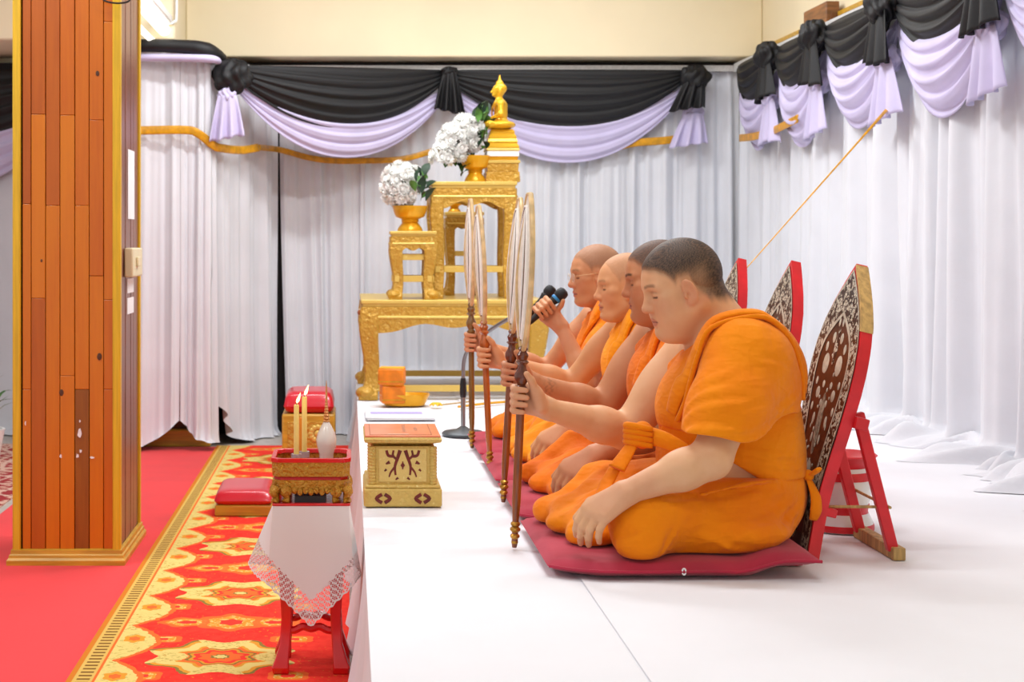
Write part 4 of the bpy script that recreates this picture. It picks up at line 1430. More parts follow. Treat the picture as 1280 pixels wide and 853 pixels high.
for s in (-1, 1):
    for pts, w0, w1 in (([(s * 0.008, 0.046), (s * 0.016, 0.022), (s * 0.024, -0.004), (s * 0.022, -0.030)], 0.006, 0.003),
                        ([(s * 0.023, -0.004), (s * 0.036, -0.020), (s * 0.042, -0.036)], 0.004, 0.002),
                        ([(s * 0.018, 0.018), (s * 0.030, 0.030), (s * 0.028, 0.046)], 0.004, 0.003),
                        ([(s * 0.028, 0.028), (s * 0.044, 0.030), (s * 0.050, 0.046)], 0.005, 0.004),
                        ([(s * 0.040, 0.010), (s * 0.052, 0.004)], 0.006, 0.002), ([(s * 0.014, -0.038), (s * 0.022, -0.044)], 0.004, 0.002), ([(s * 0.050, -0.012), (s * 0.056, -0.018)], 0.004, 0.002)):
        mb = stroke(pts, w0, w1)
        mb.v = [tuple(FM @ Vector(q)) for q in mb.v]
        mb.build('ornament', orn, t)
    for q in (-1, 1):
        mb = stroke([(s * 0.060 + q * 0.004, 0.013), (s * 0.060 + q * 0.021, 0.0), (s * 0.060 + q * 0.004, -0.013)], 0.0055, 0.0055)
        mb.v = [tuple(Matrix.Translation(((dx0 + dx1) / 2, dy0 - 0.0006, z0 + 0.026)) @ Vector(p_)) for p_ in mb.v]
        mb.build('ornament', orn, t)
mb = stroke([(0, 0.012), (0, 0.0), (0, -0.012)], 0.002, 0.002)
mb.prism([(-0.007, 0), (0, -0.010), (0.007, 0), (0, 0.010)], 0, 0.0012, Matrix.Rotation(math.pi / 2, 4, 'X'))
mb.v = [tuple(FM @ Vector(q)) for q in mb.v]
mb.build('ornament', orn, t)

# ------------------------------------------------------------------ small red stand, cloth, tray, candles
sx0, sx1, sy0, sy1, sz = -0.197, -0.010, 4.16, 4.35, 0.470
scx, scy = (sx0 + sx1) / 2, (sy0 + sy1) / 2
t = wthing('red_stand', 'small red lacquered stand with curved legs beside the stage', 'stand', (scx, scy, 0.012))
MB().box((sx0 - 0.008, sy0 - 0.008, sz - 0.016), (sx1 + 0.008, sy1 + 0.008, sz)).build('stand_top', MAT['red_lacquer'], t, bevel=0.004)
MB().box((sx0 + 0.01, sy0 + 0.01, sz - 0.05), (sx1 - 0.01, sy1 - 0.01, sz - 0.016)).build('apron', MAT['red_lacquer'], t, bevel=0.003)
for ix, s in ((sx0, 1), (sx1, -1)):
    for iy, q in ((sy0, 1), (sy1, -1)):
        zz = [sz - 0.016, 0.36, 0.26, 0.16, 0.09, 0.05, 0.03, 0.012]
        of = [0.022, 0.022, 0.024, 0.026, 0.022, 0.014, 0.010, 0.012]
        wd = [0.030, 0.029, 0.025, 0.020, 0.020, 0.026, 0.032, 0.030]
        vs, fs = [], []
        for k in range(8):
            cx_, cy_ = ix + s * of[k], iy + q * of[k]
            for a, b in ((-1, -1), (1, -1), (1, 1), (-1, 1)):
                vs.append((cx_ + a * wd[k] * 0.72, cy_ + b * wd[k] * 0.72, zz[k]))
        for k in range(7):
            for e in range(4):
                fs.append((k * 4 + e, k * 4 + (e + 1) % 4, (k + 1) * 4 + (e + 1) % 4, (k + 1) * 4 + e))
        fs.append((28, 29, 30, 31))
        MB().add(vs, [tuple(reversed(f_)) for f_ in fs]).build('leg', MAT['red_lacquer'], t, bevel=0.004, sharp=30)
for (a, b) in (((sx0 + 0.025, sy0 + 0.025), (sx1 - 0.025, sy0 + 0.025)), ((sx0 + 0.025, sy1 - 0.025), (sx1 - 0.025, sy1 - 0.025)), ((sx0 + 0.025, sy0 + 0.025), (sx0 + 0.025, sy1 - 0.025)), ((sx1 - 0.025, sy0 + 0.025), (sx1 - 0.025, sy1 - 0.025))):
    pts = [Vector((a[0] + (b[0] - a[0]) * k / 6, a[1] + (b[1] - a[1]) * k / 6, 0.125 + (0.010 if k in (2, 4) else 0.004 if k == 3 else 0))) for k in range(7)]
    MB().tube(pts, 0.012, 8, 0.9, nrm=(0, 0, 1), sub=3).build('stretcher', MAT['red_lacquer'], t)


def lace_cloth_mat():
    m, nt, bs = new_mat('white_cloth_with_lace')
    a = nt.nodes.new('ShaderNodeAttribute')
    a.attribute_name = 'lace'
    sp = nt.nodes.new('ShaderNodeSeparateXYZ')
    nt.links.new(a.outputs['Color'], sp.inputs[0])
    s_, d, _ = (S(nt, sp.outputs[i]) for i in range(3))          # metres along the edge, metres from the edge
    k = 2 * math.pi / 0.016
    net = (s_ * k + d * (k * 0.5)).sin() * (s_ * k - d * (k * 0.5)).sin()
    fine = (s_ * (k * 3)).sin() * (d * (k * 3)).sin()
    hole = net.abs().gt(0.30) * fine.lt(0.35) * d.lt(0.072) * d.gt(0.005)
    solid = S(nt, hole.k) * -1.0 + 1.0
    nt.links.new(solid.k, bs.inputs['Alpha'])
    bs.inputs['Base Color'].default_value = lin((228, 224, 222))
    bs.inputs['Roughness'].default_value = 0.8
    return m


MAT['lace'] = lace_cloth_mat()
# cloth: lies on the top, hangs with a point over each side
co = thing('lace_cloth', 'white cloth with lace border draped pointwise over the red stand', 'cloth', (scx, scy, sz))
hx, hy = (sx1 - sx0) / 2 + 0.010, (sy1 - sy0) / 2 + 0.010
MB().box((-hx, -hy, 0.0005), (hx, hy, 0.0025)).build('cloth_top', MAT['paper'], co)
nq, nvv = 26, 24
for side in range(4):
    vs, fs, lc = [], [], []
    for j in range(nvv + 1):
        for i in range(nq + 1):
            u = i / nq * 2 - 1
            if side == 0: e, n_, L = Vector((u * hx, -hy, 0)), Vector((0, -1, 0)), hx
            elif side == 1: e, n_, L = Vector((hx, u * hy, 0)), Vector((1, 0, 0)), hy
            elif side == 2: e, n_, L = Vector((-u * hx, hy, 0)), Vector((0, 1, 0)), hx
            else: e, n_, L = Vector((-hx, -u * hy, 0)), Vector((-1, 0, 0)), hy
            tip = (0.325, 0.21, 0.30, 0.175)[side]
            cor = 0.205
            sc_ = 0.006 * abs(math.sin(u * L * math.pi / 0.016))
            hang = cor + (tip - cor) * (1 - abs(u)) ** 0.9 + sc_
            v = j / nvv
            k_ = u * u
            cdir = Vector((math.copysign(1, e.x), math.copysign(1, e.y), 0))
            fl = (0.010, 0.030, 0.02, 0.074)[side] + 0.006 * math.sin(3.0 * u + side) * (1 - k_)
            p_ = e + (n_ * fl * (1 - k_) + cdir * 0.016 * k_) * v + Vector((0, 0, 0.002 - hang * v))
            vs.append(tuple(p_))
            lc.append((u * L + 1, hang * (1 - v), 0, 1))
    for j in range(nvv):
        for i in range(nq):
            a = j * (nq + 1) + i
            fs.append((a, a + nq + 1, a + nq + 2, a + 1))
    me = MB().add(vs, fs).mesh('hanging_side', sharp=180)
    at_ = me.color_attributes.new('lace', 'FLOAT_COLOR', 'POINT')
    at_.data.foreach_set('color', [q for c in lc for q in c])
    link_mesh('hanging_side', me, MAT['lace'], co)

# gilded tray with candles
tz = sz + 0.004
t = wthing('gilded_tray', 'carved gilt tray with lion feet and red lining on the stand', 'tray', (scx, scy, tz))
MB().box((sx0 - 0.012, sy0 - 0.012, tz - 0.001), (sx1 + 0.014, sy1 + 0.012, tz + 0.006)).build('base_board', MAT['red_lacquer'], t, bevel=0.002)


def oct_ring(w_, d_, c):
    return [(-w_ + c, -d_), (w_ - c, -d_), (w_, -d_ + c), (w_, d_ - c), (w_ - c, d_), (-w_ + c, d_), (-w_, d_ - c), (-w_, -d_ + c)]


def tray_wall(z0, z1, a0, a1, th, m, nm):
    mb = MB()
    r = [oct_ring(*a) for a in (a0, a1)]
    ri = [oct_ring(a[0] - th, a[1] - th, a[2]) for a in (a1, a0)]
    vs = [(x, y, z0) for x, y in r[0]] + [(x, y, z1) for x, y in r[1]] + [(x, y, z1) for x, y in ri[0]] + [(x, y, z0) for x, y in ri[1]]
    fs = []
    for k in range(3):
        for i in range(8):
            j = (i + 1) % 8
            fs.append((k * 8 + i, k * 8 + j, (k + 1) * 8 + j, (k + 1) * 8 + i))
    mb.add([(scx + x, scy + y, z) for x, y, z in vs], fs)
    return mb.build(nm, m, t, sharp=25, bevel=0.0015)


W_, D_ = 0.106, 0.100
tray_wall(tz + 0.078, tz + 0.122, (W_, D_, 0.018), (W_ + 0.002, D_ + 0.002, 0.018), 0.006, MAT['gold_tray'], 'upper_wall')
tray_wall(tz + 0.117, tz + 0.128, (W_ + 0.003, D_ + 0.003, 0.018), (W_ + 0.004, D_ + 0.004, 0.018), 0.012, MAT['red_lacquer'], 'rim')
tray_wall(tz + 0.066, tz + 0.078, (W_ - 0.006, D_ - 0.006, 0.018), (W_ - 0.006, D_ - 0.006, 0.018), 0.006, MAT['red_lacquer'], 'waist')
tray_wall(tz + 0.040, tz + 0.068, (W_ - 0.004, D_ - 0.004, 0.018), (W_, D_, 0.018), 0.008, MAT['gold_tray'], 'lower_wall')
MB().prism([(scx + x, scy + y) for x, y in oct_ring(W_ - 0.004, D_ - 0.004, 0.018)], tz + 0.074, tz + 0.082).build('lining', simple('red_felt', (188, 14, 26), 0.85, var=0.1), t)
MB().box((scx - 0.045, sy0 + 0.004, tz + 0.006), (scx + 0.04, sy1 - 0.01, tz + 0.024)).build('dark_slat', MAT['black_plastic'], t)
for ax in (-1, 1):
    for ay in (-1, 1):
        for dxx, dyy in ((0, 0), (-0.030 * ax, 0), (0, -0.03 * ay)):
            x, y = scx + ax * (W_ - 0.010) + dxx, scy + ay * (D_ - 0.010) + dyy
            MB().tube([(x, y, tz + 0.046), (x + ax * 0.006, y + ay * 0.006, tz + 0.034), (x, y, tz + 0.020), (x + ax * 0.004, y + ay * 0.006, tz + 0.0065)], [0.015, 0.013, 0.008, 0.012], 8, sub=3).build('lion_foot', MAT['gold_tray'], t)
for k in range(11):
    x = scx - 0.075 + 0.015 * k
    MB().sphere((x, scy - D_ + 0.002, tz + 0.040 - 0.004 * abs(math.sin(k * 1.57))), (0.008, 0.005, 0.010), 8, 6).build('carved_drop', MAT['gold_tray'], t)

MAT['wax'] = simple('candle_wax', (246, 214, 120), 0.4, var=0.05)
MAT['wax_dark'] = simple('amber_candle_wax', (232, 140, 20), 0.4, var=0.05)
MAT['glass'] = simple('frosted_glass', (226, 216, 220), 0.18, var=0.08, vscale=40, trans=0.35)
MAT['flame'] = emis('flame', (255, 206, 120), 9.0)
fz = tz + 0.0825


def candle(px, py_top, Y, m, label, lit, r=0.0072, hz=0.045):
    x = (px - CXP) / FPX * Y
    z1 = CAMZ - (py_top - CYP) / FPX * Y
    t = wthing('candle', label, 'candle', (x, Y, fz))
    MB().lathe([(0, fz + hz), (r, fz + hz), (r, z1 - 0.002), (r * 0.8, z1), (0, z1 - 0.001)], 14, Matrix.Translation((x, Y, 0))).build('wax', m, t)
    MB().tube([(x, Y, z1 - 0.002), (x + 0.001, Y, z1 + 0.007)], 0.0011, 6).build('wick', MAT['black_plastic'], t)
    if lit:
        V_ = [(0.0, z1 + 0.003), (0.0042, z1 + 0.009), (0.0045, z1 + 0.014), (0.0028, z1 + 0.022), (0.0, z1 + 0.034)]
        mb = MB().lathe(V_, 10)
        mb.v = [(x + q[0] + (q[2] - z1) * 0.35, Y + q[1], q[2]) for q in mb.v]
        mb.build('flame', MAT['flame'], t, sharp=180)
    # faceted glass holder
    g = MB().lathe([(0.0, fz), (0.020, fz), (0.019, fz + 0.006), (0.008, fz + 0.014), (0.0075, fz + 0.024), (0.014, fz + 0.034), (0.015, fz + 0.050), (0.010, fz + 0.050), (0.009, fz + 0.040), (0, fz + 0.038)], 10, Matrix.Translation((x, Y, 0)))
    g.build('glass_holder', MAT['glass'], t, sharp=20)
    return t


candle(370.5, 506, 4.215, MAT['wax'], 'pale lit candle at the left in the gilt tray', True)
candle(380.5, 496, 4.265, MAT['wax'], 'taller pale lit candle at the right of the pair', True, hz=0.04)
x_ = (376 - CXP) / FPX * 4.305
solo(MB().lathe([(0, fz), (0.0065, fz), (0.0065, fz + 0.135), (0.004, fz + 0.140), (0, fz + 0.140)], 14, Matrix.Translation((x_, 4.305, 0))), 'amber_candle', MAT['wax_dark'], 'thick unlit amber candle behind the two lit ones', 'candle', (x_, 4.305, fz))

x_, y_ = (408 - CXP) / FPX * 4.25, 4.25
t = wthing('lotus_vase', 'white bud-shaped ceramic vase with a gold spire in the tray', 'vase', (x_, y_, fz))
MB().lathe([(0, fz), (0.018, fz), (0.019, fz + 0.012), (0.020, fz + 0.045), (0.027, fz + 0.070), (0.0285, fz + 0.085), (0.024, fz + 0.104), (0.014, fz + 0.124), (0.008, fz + 0.134), (0, fz + 0.134)], 28, Matrix.Translation((x_, y_, 0))).build('body', simple('white_glaze', (232, 224, 214), 0.25, var=0.05, coat=0.4), t)
mb = MB()
for k, (r, z_) in enumerate(((0.010, 0.134), (0.0095, 0.142), (0.0085, 0.150), (0.0072, 0.158), (0.0062, 0.166), (0.0054, 0.174), (0.0046, 0.182), (0.0040, 0.190), (0.0034, 0.198))):
    mb.lathe([(r * 0.5, fz + z_ - 0.002), (r, fz + z_ + 0.003), (r * 0.5, fz + z_ + 0.008)], 12, Matrix.Translation((x_, y_, 0)))
mb.lathe([(0.003, fz + 0.204), (0.0026, fz + 0.225), (0.0006, fz + 0.250)], 8, Matrix.Translation((x_, y_, 0)))
mb.build('spire', gold_mat('pinkish_gold', (232, 182, 120), (206, 146, 84), 0.2, 0.35, 0.4, 90), t)

# ------------------------------------------------------------------ floor things near the stage
def cushion_shape(x0, x1, y0, y1, z0, z1, e=0.35, n=24):
    """plump rectangular pad"""
    mb = MB()
    cx, cy, hx_, hy_ = (x0 + x1) / 2, (y0 + y1) / 2, (x1 - x0) / 2, (y1 - y0) / 2
    zm = z0 + (z1 - z0) * e

    def f(top):
        def g(u, v):
            a, b = 2 * u - 1, 2 * v - 1
            k = max(0, 1 - abs(a) ** 7) ** 0.45 * max(0, 1 - abs(b) ** 7) ** 0.45
            ins = 1 - 0.015 * (1 - k)
            return (cx + hx_ * a * ins, cy + hy_ * b * ins, zm + ((z1 - zm) if top else (z0 - zm)) * k)
        return g
    mb.grid(f(True), n, n)
    mb.grid(f(False), n, n, flip=True)
    return mb


t = wthing('kneeling_cushion', 'red vinyl kneeling cushion on a low gold base, on the carpet', 'cushion', (-0.44, 6.72, 0.012))
MB().box((-0.575, 6.52, 0.013), (-0.33, 6.92, 0.060)).build('base', MAT['trim_gold'], t, bevel=0.006)
cushion_shape(-0.580, -0.325, 6.51, 6.93, 0.055, 0.125).build('pad', MAT['red_vinyl'], t, sharp=180)
t = wthing('wooden_bench', 'yellow wooden box bench with red padded top beyond the candles', 'bench', (-0.19, 8.0, 0.012))
MB().box((-0.345, 7.84, 0.013), (-0.07, 8.24, 0.300)).build('body', MAT['trim_gold'], t, bevel=0.01)
MB().box((-0.315, 7.835, 0.05), (-0.10, 7.84, 0.26)).build('front_panel', MAT['gold_carved'], t, bevel=0.002)
mb = MB()
for i in range(12):
    a = 2 * math.pi * i / 12
    mb.sphere((-0.16 + 0.034 * math.cos(a), 7.833, 0.20 + 0.034 * math.sin(a)), (0.014, 0.006, 0.014), 8, 6)
mb.sphere((-0.16, 7.832, 0.20), (0.018, 0.008, 0.018), 10, 8)
mb.build('rosette', MAT['gold_plain'], t)
cushion_shape(-0.338, -0.075, 7.84, 8.24, 0.298, 0.415).build('pad', MAT['red_vinyl'], t, sharp=180)

t = wthing('potted_plant', 'leafy potted plant half hidden at the left picture edge', 'plant', (-1.98, 8.2, 0.006))
MB().lathe([(0, 0.008), (0.09, 0.008), (0.12, 0.16), (0.125, 0.18), (0.11, 0.18), (0.10, 0.15), (0, 0.14)], 20, Matrix.Translation((-1.98, 8.2, 0))).build('pot', MAT['white_plastic'], t)
lm = leaf_mesh(MAT['leaf'], 0.24, 0.018)
lm2 = leaf_mesh(simple('pale_leaf', (176, 178, 164), 0.6, var=0.2), 0.25, 0.015)
for i in range(26):
    o = link_mesh('leaf', lm if i % 2 else lm2, None, t)
    o.location = (rl.uniform(-0.05, 0.05), rl.uniform(-0.05, 0.05), 0.14 + 0.06 * (i % 3))
    o.rotation_euler = (rl.uniform(-0.3, 0.3), -rl.uniform(0.1, 1.2), 2 * math.pi * i / 26)

# microphone stand
mx, my = (579 - CXP) / FPX * 6.36, 6.36
t = wthing('microphone_stand', 'grey microphone stand with round base and bent gooseneck', 'stand', (mx, my, ST + 0.003))
MB().lathe([(0, ST + 0.003), (0.088, ST + 0.003), (0.090, ST + 0.012), (0.080, ST + 0.020), (0.030, ST + 0.028), (0.012, ST + 0.040), (0, ST + 0.040)], 32, Matrix.Translation((mx, my, 0))).build('base', simple('dark_grey_cast_iron', (84, 88, 92), 0.4, 0.4, var=0.1), t)
mz = lambda py: CAMZ - (py - CYP) / FPX * my
MB().lathe([(0.010, ST + 0.03), (0.010, mz(490))], 14, Matrix.Translation((mx, my, 0))).build('pole', MAT['chrome'], t)
MB().lathe([(0.012, mz(497)), (0.015, mz(492)), (0.014, mz(480)), (0.010, mz(473)), (0.006, mz(472))], 14, Matrix.Translation((mx, my, 0))).build('grip', MAT['black_plastic'], t)
gp = [Vector((mx, my, mz(474))), at(580, 452, 6.34), at(586, 436, 6.30), at(600, 422, 6.22), at(625, 405, 6.06), at(648, 392, 5.95), at(655, 389, 5.90)]
MB().tube(gp, [0.008, 0.008, 0.008, 0.008, 0.008, 0.008, 0.007], 10, sub=6).build('gooseneck', simple('gooseneck_metal', (128, 130, 132), 0.35, 0.8, bmp=0.4, bscale=300), t)


def microphone(a, b, label, ring):
    a, b = Vector(a), Vector(b)
    d = (b - a)
    L = d.length
    M = Matrix.Translation(a) @ d.to_track_quat('Z', 'Y').to_matrix().to_4x4()
    t = thing('microphone', label, 'microphone', tuple(a))
    M2 = d.to_track_quat('Z', 'Y').to_matrix().to_4x4()
    MB().lathe([(0, 0), (0.010, 0), (0.0115, 0.01), (0.0135, L * 0.62), (0.018, L * 0.72), (0, L * 0.72)], 18, M2).build('handle', MAT['black_plastic'], t)
    MB().lathe([(0.0185, L * 0.71), (0.0195, L * 0.73), (0.0195, L * 0.75), (0.0185, L * 0.77)], 18, M2).build('band', ring, t)
    MB().lathe([(0.018, L * 0.77), (0.0225, L * 0.82), (0.0235, L * 0.90), (0.020, L * 0.97), (0.010, L), (0, L)], 18, M2).build('grille', simple('mic_mesh', (30, 31, 34), 0.5, 0.3, bmp=0.6, bscale=400, bdist=0.002), t)
    return t


microphone(at(653, 403, 5.84), at(692, 359, 5.84), 'dark microphone on the gooseneck, behind the other one', MAT['black_plastic'])
microphone(at(661, 404, 5.72), at(707, 363, 5.72), 'black microphone with a blue band held by the farthest man', simple('blue_band', (40, 130, 190), 0.4))

# ------------------------------------------------------------------ floor mats
MATY = [4.0, 4.66, 5.30, 5.92]


def seat_mat(Yc, label, near):
    mb = MB()
    x0, x1, y0, y1 = 0.485, 1.135, Yc - 0.355 if near else Yc - 0.318, Yc + 0.31
    loc = ((x0 + x1) / 2, Yc, ST + 0.003)
    z0, z1 = ST + 0.004, ST + 0.044

    def f(top):
        def g(u, v):
            a, b = 2 * u - 1, 2 * v - 1
            k = max(0, 1 - abs(a) ** 9) ** 0.4 * max(0, 1 - abs(b) ** 9) ** 0.4
            zm = (z0 + z1) / 2
            lift = 0.024 * sm(np.float64(u), 0.72, 0.86) + 0.004 * math.sin(5 * u + 2 * v + Yc) * 0.0
            cut = 0.10 * max(0, 0.18 - u) / 0.18 * (1 - v)
            return (x0 + (x1 - x0) * u, y0 + (y1 - y0) * v + cut * 0.6, zm + ((z1 - zm) if top else (z0 - zm)) * k + lift * (1 if top else 1))
        return g
    mb.grid(f(True), 40, 30)
    mb.grid(f(False), 40, 30, flip=True)
    t = wthing('seat_mat', label, 'mat', loc, 'crimson seat mats on the stage')
    mb.build('pad', MAT['crimson'], t, sharp=180)
    pip = [(x0 + 0.004, y0 + 0.062, ST + 0.024), (x0 + 0.12, y0 - 0.001, ST + 0.024), (x0 + 0.4, y0 - 0.001, ST + 0.024), (x0 + 0.46, y0 - 0.001, ST + 0.024), (x0 + 0.56, y0 - 0.001, ST + 0.048), (x1, y0 - 0.001, ST + 0.048)]
    MB().tube(pip, 0.004, 6, sub=4).build('piping', MAT['crimson'], t)
    return t, x0, y0


for i, Yc in enumerate(MATY):
    t, x0, y0 = seat_mat(Yc, ['crimson seat mat under the nearest man', 'crimson seat mat under the second man', 'crimson seat mat under the third man', 'crimson seat mat under the farthest man'][i], i == 0)
    if i == 0:
        q = at(855, 715, y0 - 0.004)
        tg = MB().tube([(q.x + 0.0042 * math.cos(a), y0 - 0.0045, q.z + 0.0072 * math.sin(a)) for a in [2 * math.pi * k / 16 for k in range(16)]], 0.0022, 6, closed=True, nrm=(0, -1, 0))
        tg.build('printed_zero', MAT['paper'], t, label='small white figure 0 on the mat edge')

# ------------------------------------------------------------------ folding backrests with inlay
def inlay_mat(scale, c1, c2, th):
    m, nt, bs = new_mat('pearl_scroll_inlay')
    vec, x, y, z = coords(nt)
    n = tex(nt, 'Noise', vec, scale * 0.5, 1.0, out=1)
    v = tex(nt, 'Voronoi', vec, scale, feature='DISTANCE_TO_EDGE')
    w_ = tex(nt, 'Wave', vec, scale * 0.35)
    nt.nodes[-1].inputs['Distortion'].default_value = 9.0
    nt.nodes[-1].inputs['Detail Scale'].default_value = 2.0
    f = w_.gt(0.5 + th) 
    col = mixc(nt, f, c1, c2)
    col = mixc(nt, v.lt(0.035), col, c1)
    nt.links.new(col.k, bs.inputs['Base Color'])
    bs.inputs['Roughness'].default_value = 0.3
    return m


MAT['inlay_scroll'] = inlay_mat(70, (44, 24, 20), (196, 190, 172), 0.0)
MAT['pearl'] = simple('mother_of_pearl', (204, 198, 180), 0.25, var=0.18, vscale=30)
MAT['panel_brown'] = simple('dark_brown_lacquer', (74, 38, 28), 0.3, var=0.3, vscale=20)

OUT = [(0.0, 0.155), (0.06, 0.145), (0.13, 0.132), (0.20, 0.134), (0.28, 0.150), (0.36, 0.168), (0.44, 0.180), (0.50, 0.182), (0.56, 0.172), (0.62, 0.146), (0.67, 0.108), (0.71, 0.070), (0.745, 0.034), (0.775, 0.0)]


def half_w(h, inset=0.0, top=0.0):
    hs_ = [q[0] for q in OUT]
    ws_ = [q[1] for q in OUT]
    return max(0.0, float(np.interp(h + top, hs_, ws_)) - inset)


def leaf_outline(h0, h1, inset, top, n=30):
    L = [(half_w(h0 + (h1 - h0) * k / n, inset, top), h0 + (h1 - h0) * k / n) for k in range(n + 1)]
    return L


def ring_band(h0, h1, i0, i1, top0, top1, zz, n=34, bottom=False):
    """flat band between two inset outlines (both sides), as faces in (s,h,z)"""
    mb = MB()
    for sgn in (-1, 1):
        vs, fs = [], []
        for k in range(n + 1):
            q = k / n
            ha, hb = h0 + (h1 - top0 - h0) * q, h0 + (h1 - top1 - h0) * q
            vs.append((sgn * half_w(ha, i0 * (1 - q ** 6), top0 * q ** 6), ha, zz))
            vs.append((sgn * half_w(hb, i1 * (1 - q ** 8), top1 * q ** 6), hb, zz))
        for k in range(n):
            f = (2 * k, 2 * k + 1, 2 * k + 3, 2 * k + 2)
            fs.append(f if sgn < 0 else tuple(reversed(f)))
        mb.add(vs, [tuple(reversed(f)) for f in fs])
    return mb


def backrest(Yc, label, Xb=1.165, worn=False):
    t = thing('folding_backrest', label, 'backrest', (Xb, Yc, ST + 0.003), 0.0, 'folding backrests behind the seated men')
    lean = math.atan2(0.172, 0.73)
    # panel frame: s along -Y..+Y, h up the slope, z towards the sitter (-X)
    ax_s = Vector((0, 1, 0))
    ax_h = Vector((math.sin(lean), 0, math.cos(lean)))
    ax_z = Vector((-math.cos(lean), 0, math.sin(lean)))
    M = Matrix((ax_s, ax_h, ax_z)).transposed().to_4x4()
    ol = leaf_outline(0, 0.775, 0, 0)
    out = [(w_, h) for w_, h in ol] + [(-w_, h) for w_, h in reversed(ol[:-1])]
    p = MB().prism(out, -0.030, 0.0, M).build('panel', MAT['red_paint'], t, sharp=30)
    if worn:
        # bare wood at the tip where the paint has gone
        ob = []
        for k in range(12):
            h = 0.60 + (0.772 - 0.60) * k / 11
            ob.append((half_w(h) + 0.0015, h))
        for s in (-1,):
            mb = MB()
            vs, fs = [], []
            for w_, h in ob:
                vs += [(s * w_, h, 0.0012), (s * w_, h, -0.0312), (s * max(0, w_ - 0.012), h, -0.0312), (s * max(0, w_ - 0.012), h, 0.0012)]
            for k in range(11):
                for e in range(4):
                    fs.append((4 * k + e, 4 * k + (e + 1) % 4, 4 * k + 4 + (e + 1) % 4, 4 * k + 4 + e))
            fs += [(3, 2, 1, 0), (44, 45, 46, 47)]
            mb.add(vs, fs, M).build('worn_edge', MAT['bare_wood'], t, sharp=30)
    f0 = leaf_outline(0.01, 0.755, 0.008, 0.012)
    fo = [(w_, h) for w_, h in f0] + [(-w_, h) for w_, h in reversed(f0[:-1])]
    face = MB().prism(fo, 0.0, 0.0015, M).build('inlay_ground', MAT['panel_brown'], t)

    def put(mb, nm, m):
        mb.v = [tuple(M @ Vector(q)) for q in mb.v]
        return mb.build(nm, m, face)
    put(ring_band(0.02, 0.775, 0.012, 0.064, 0.02, 0.135, 0.0024), 'scroll_border', MAT['inlay_scroll'])
    put(ring_band(0.02, 0.775, 0.008, 0.013, 0.016, 0.024, 0.0028), 'pearl_line', MAT['pearl'])
    put(ring_band(0.02, 0.775, 0.063, 0.069, 0.130, 0.142, 0.0028), 'pearl_line', MAT['pearl'])

    def oval(s, h, a, b, m=MAT['pearl'], nm='pearl_oval'):
        mb = MB().lathe([(0.0, 0.0012), (0.7, 0.0010), (1.0, 0.0)], 16, Matrix.Translation((s, h, 0.0016)) @ Matrix.Diagonal((a, b, 1, 1)))
        return put(mb, nm, m)
    for s in (-1, 1):
        oval(s * 0.052, 0.500, 0.024, 0.028)
        oval(s * 0.030, 0.572, 0.012, 0.015)
        oval(s * 0.014, 0.615, 0.007, 0.012)
        oval(s * 0.072, 0.545, 0.010, 0.014)
        oval(s * 0.062, 0.420, 0.015, 0.016)
        oval(s * 0.030, 0.445, 0.010, 0.010)
        oval(s * 0.090, 0.450, 0.008, 0.011)
        oval(s * 0.050, 0.350, 0.010, 0.016)
        oval(s * 0.030, 0.300, 0.007, 0.014)
        oval(s * 0.085, 0.380, 0.008, 0.012)
        oval(s * 0.022, 0.395, 0.008, 0.010)
        oval(s * 0.030, 0.12, 0.010, 0.03)
    rb = random.Random(8)
    for k in range(26):
        hh_ = rb.uniform(0.20, 0.56)
        ss_ = rb.uniform(-0.95, 0.95) * max(0.0, half_w(hh_, 0.082))
        oval(ss_, hh_, rb.uniform(0.003, 0.006), rb.uniform(0.004, 0.009))
    oval(0.0, 0.340, 0.020, 0.085, simple('mottled_pearl', (176, 170, 150), 0.35, var=0.5, vscale=60), 'pearl_trunk')
    oval(0.0, 0.545, 0.014, 0.055, MAT['inlay_scroll'], 'pearl_trunk')
    oval(0.0, 0.215, 0.022, 0.026)
    oval(0.0, 0.160, 0.040, 0.012, MAT['inlay_scroll'], 'pearl_bar')
    oval(0.0, 0.070, 0.030, 0.040, MAT['inlay_scroll'], 'pearl_foot')
    # cross rails on the back, support legs behind, foot rail, rope
    Bz = lambda s, h, z: tuple(M @ Vector((s, h, z)))
    MB().beam(Bz(-0.192, 0.372, -0.045), Bz(0.192, 0.372, -0.045), 0.034, 0.03, ax_h).build('cross_rail', MAT['red_paint'], t, bevel=0.003)
    MB().beam(Bz(-0.13, 0.13, -0.042), Bz(0.13, 0.13, -0.042), 0.03, 0.022, ax_h).build('cross_rail', MAT['red_paint'], t, bevel=0.003)
    top = Vector(Bz(0, 0.395, -0.05))
    foot = Vector((0.228, 0, 0.030))
    for s in (-0.125, 0.125):
        a, b = Vector((top.x, s, top.z)), Vector((foot.x, s, 0.022))
        MB().beam(a, b, 0.028, 0.024, (0, 1, 0)).build('support_leg', MAT['red_paint'], t, bevel=0.003)
    MB().beam((foot.x + 0.008, -0.155, 0.0165), (foot.x + 0.008, 0.155, 0.0165), 0.032, 0.032).build('foot_rail', MAT['bare_wood'], t, bevel=0.003)
    k = 0.70
    q = top + (foot - top) * k
    MB().tube([(q.x + 0.016, -0.14, q.z), (q.x + 0.018, 0.14, q.z)], 0.004, 6).build('rope', MAT['bare_wood'], t)
    MB().tube([(q.x + 0.016, -0.128, q.z), (0.05, -0.10, q.z - 0.004)], 0.004, 6).build('rope', MAT['bare_wood'], t)
    # low red sill towards the mat
    MB().box((-0.125, -0.22, 0.001), (-0.028, 0.16, 0.0215)).build('seat_board', simple('scarlet_board', (206, 24, 36), 0.5, var=0.06), t, bevel=0.004)
    return t


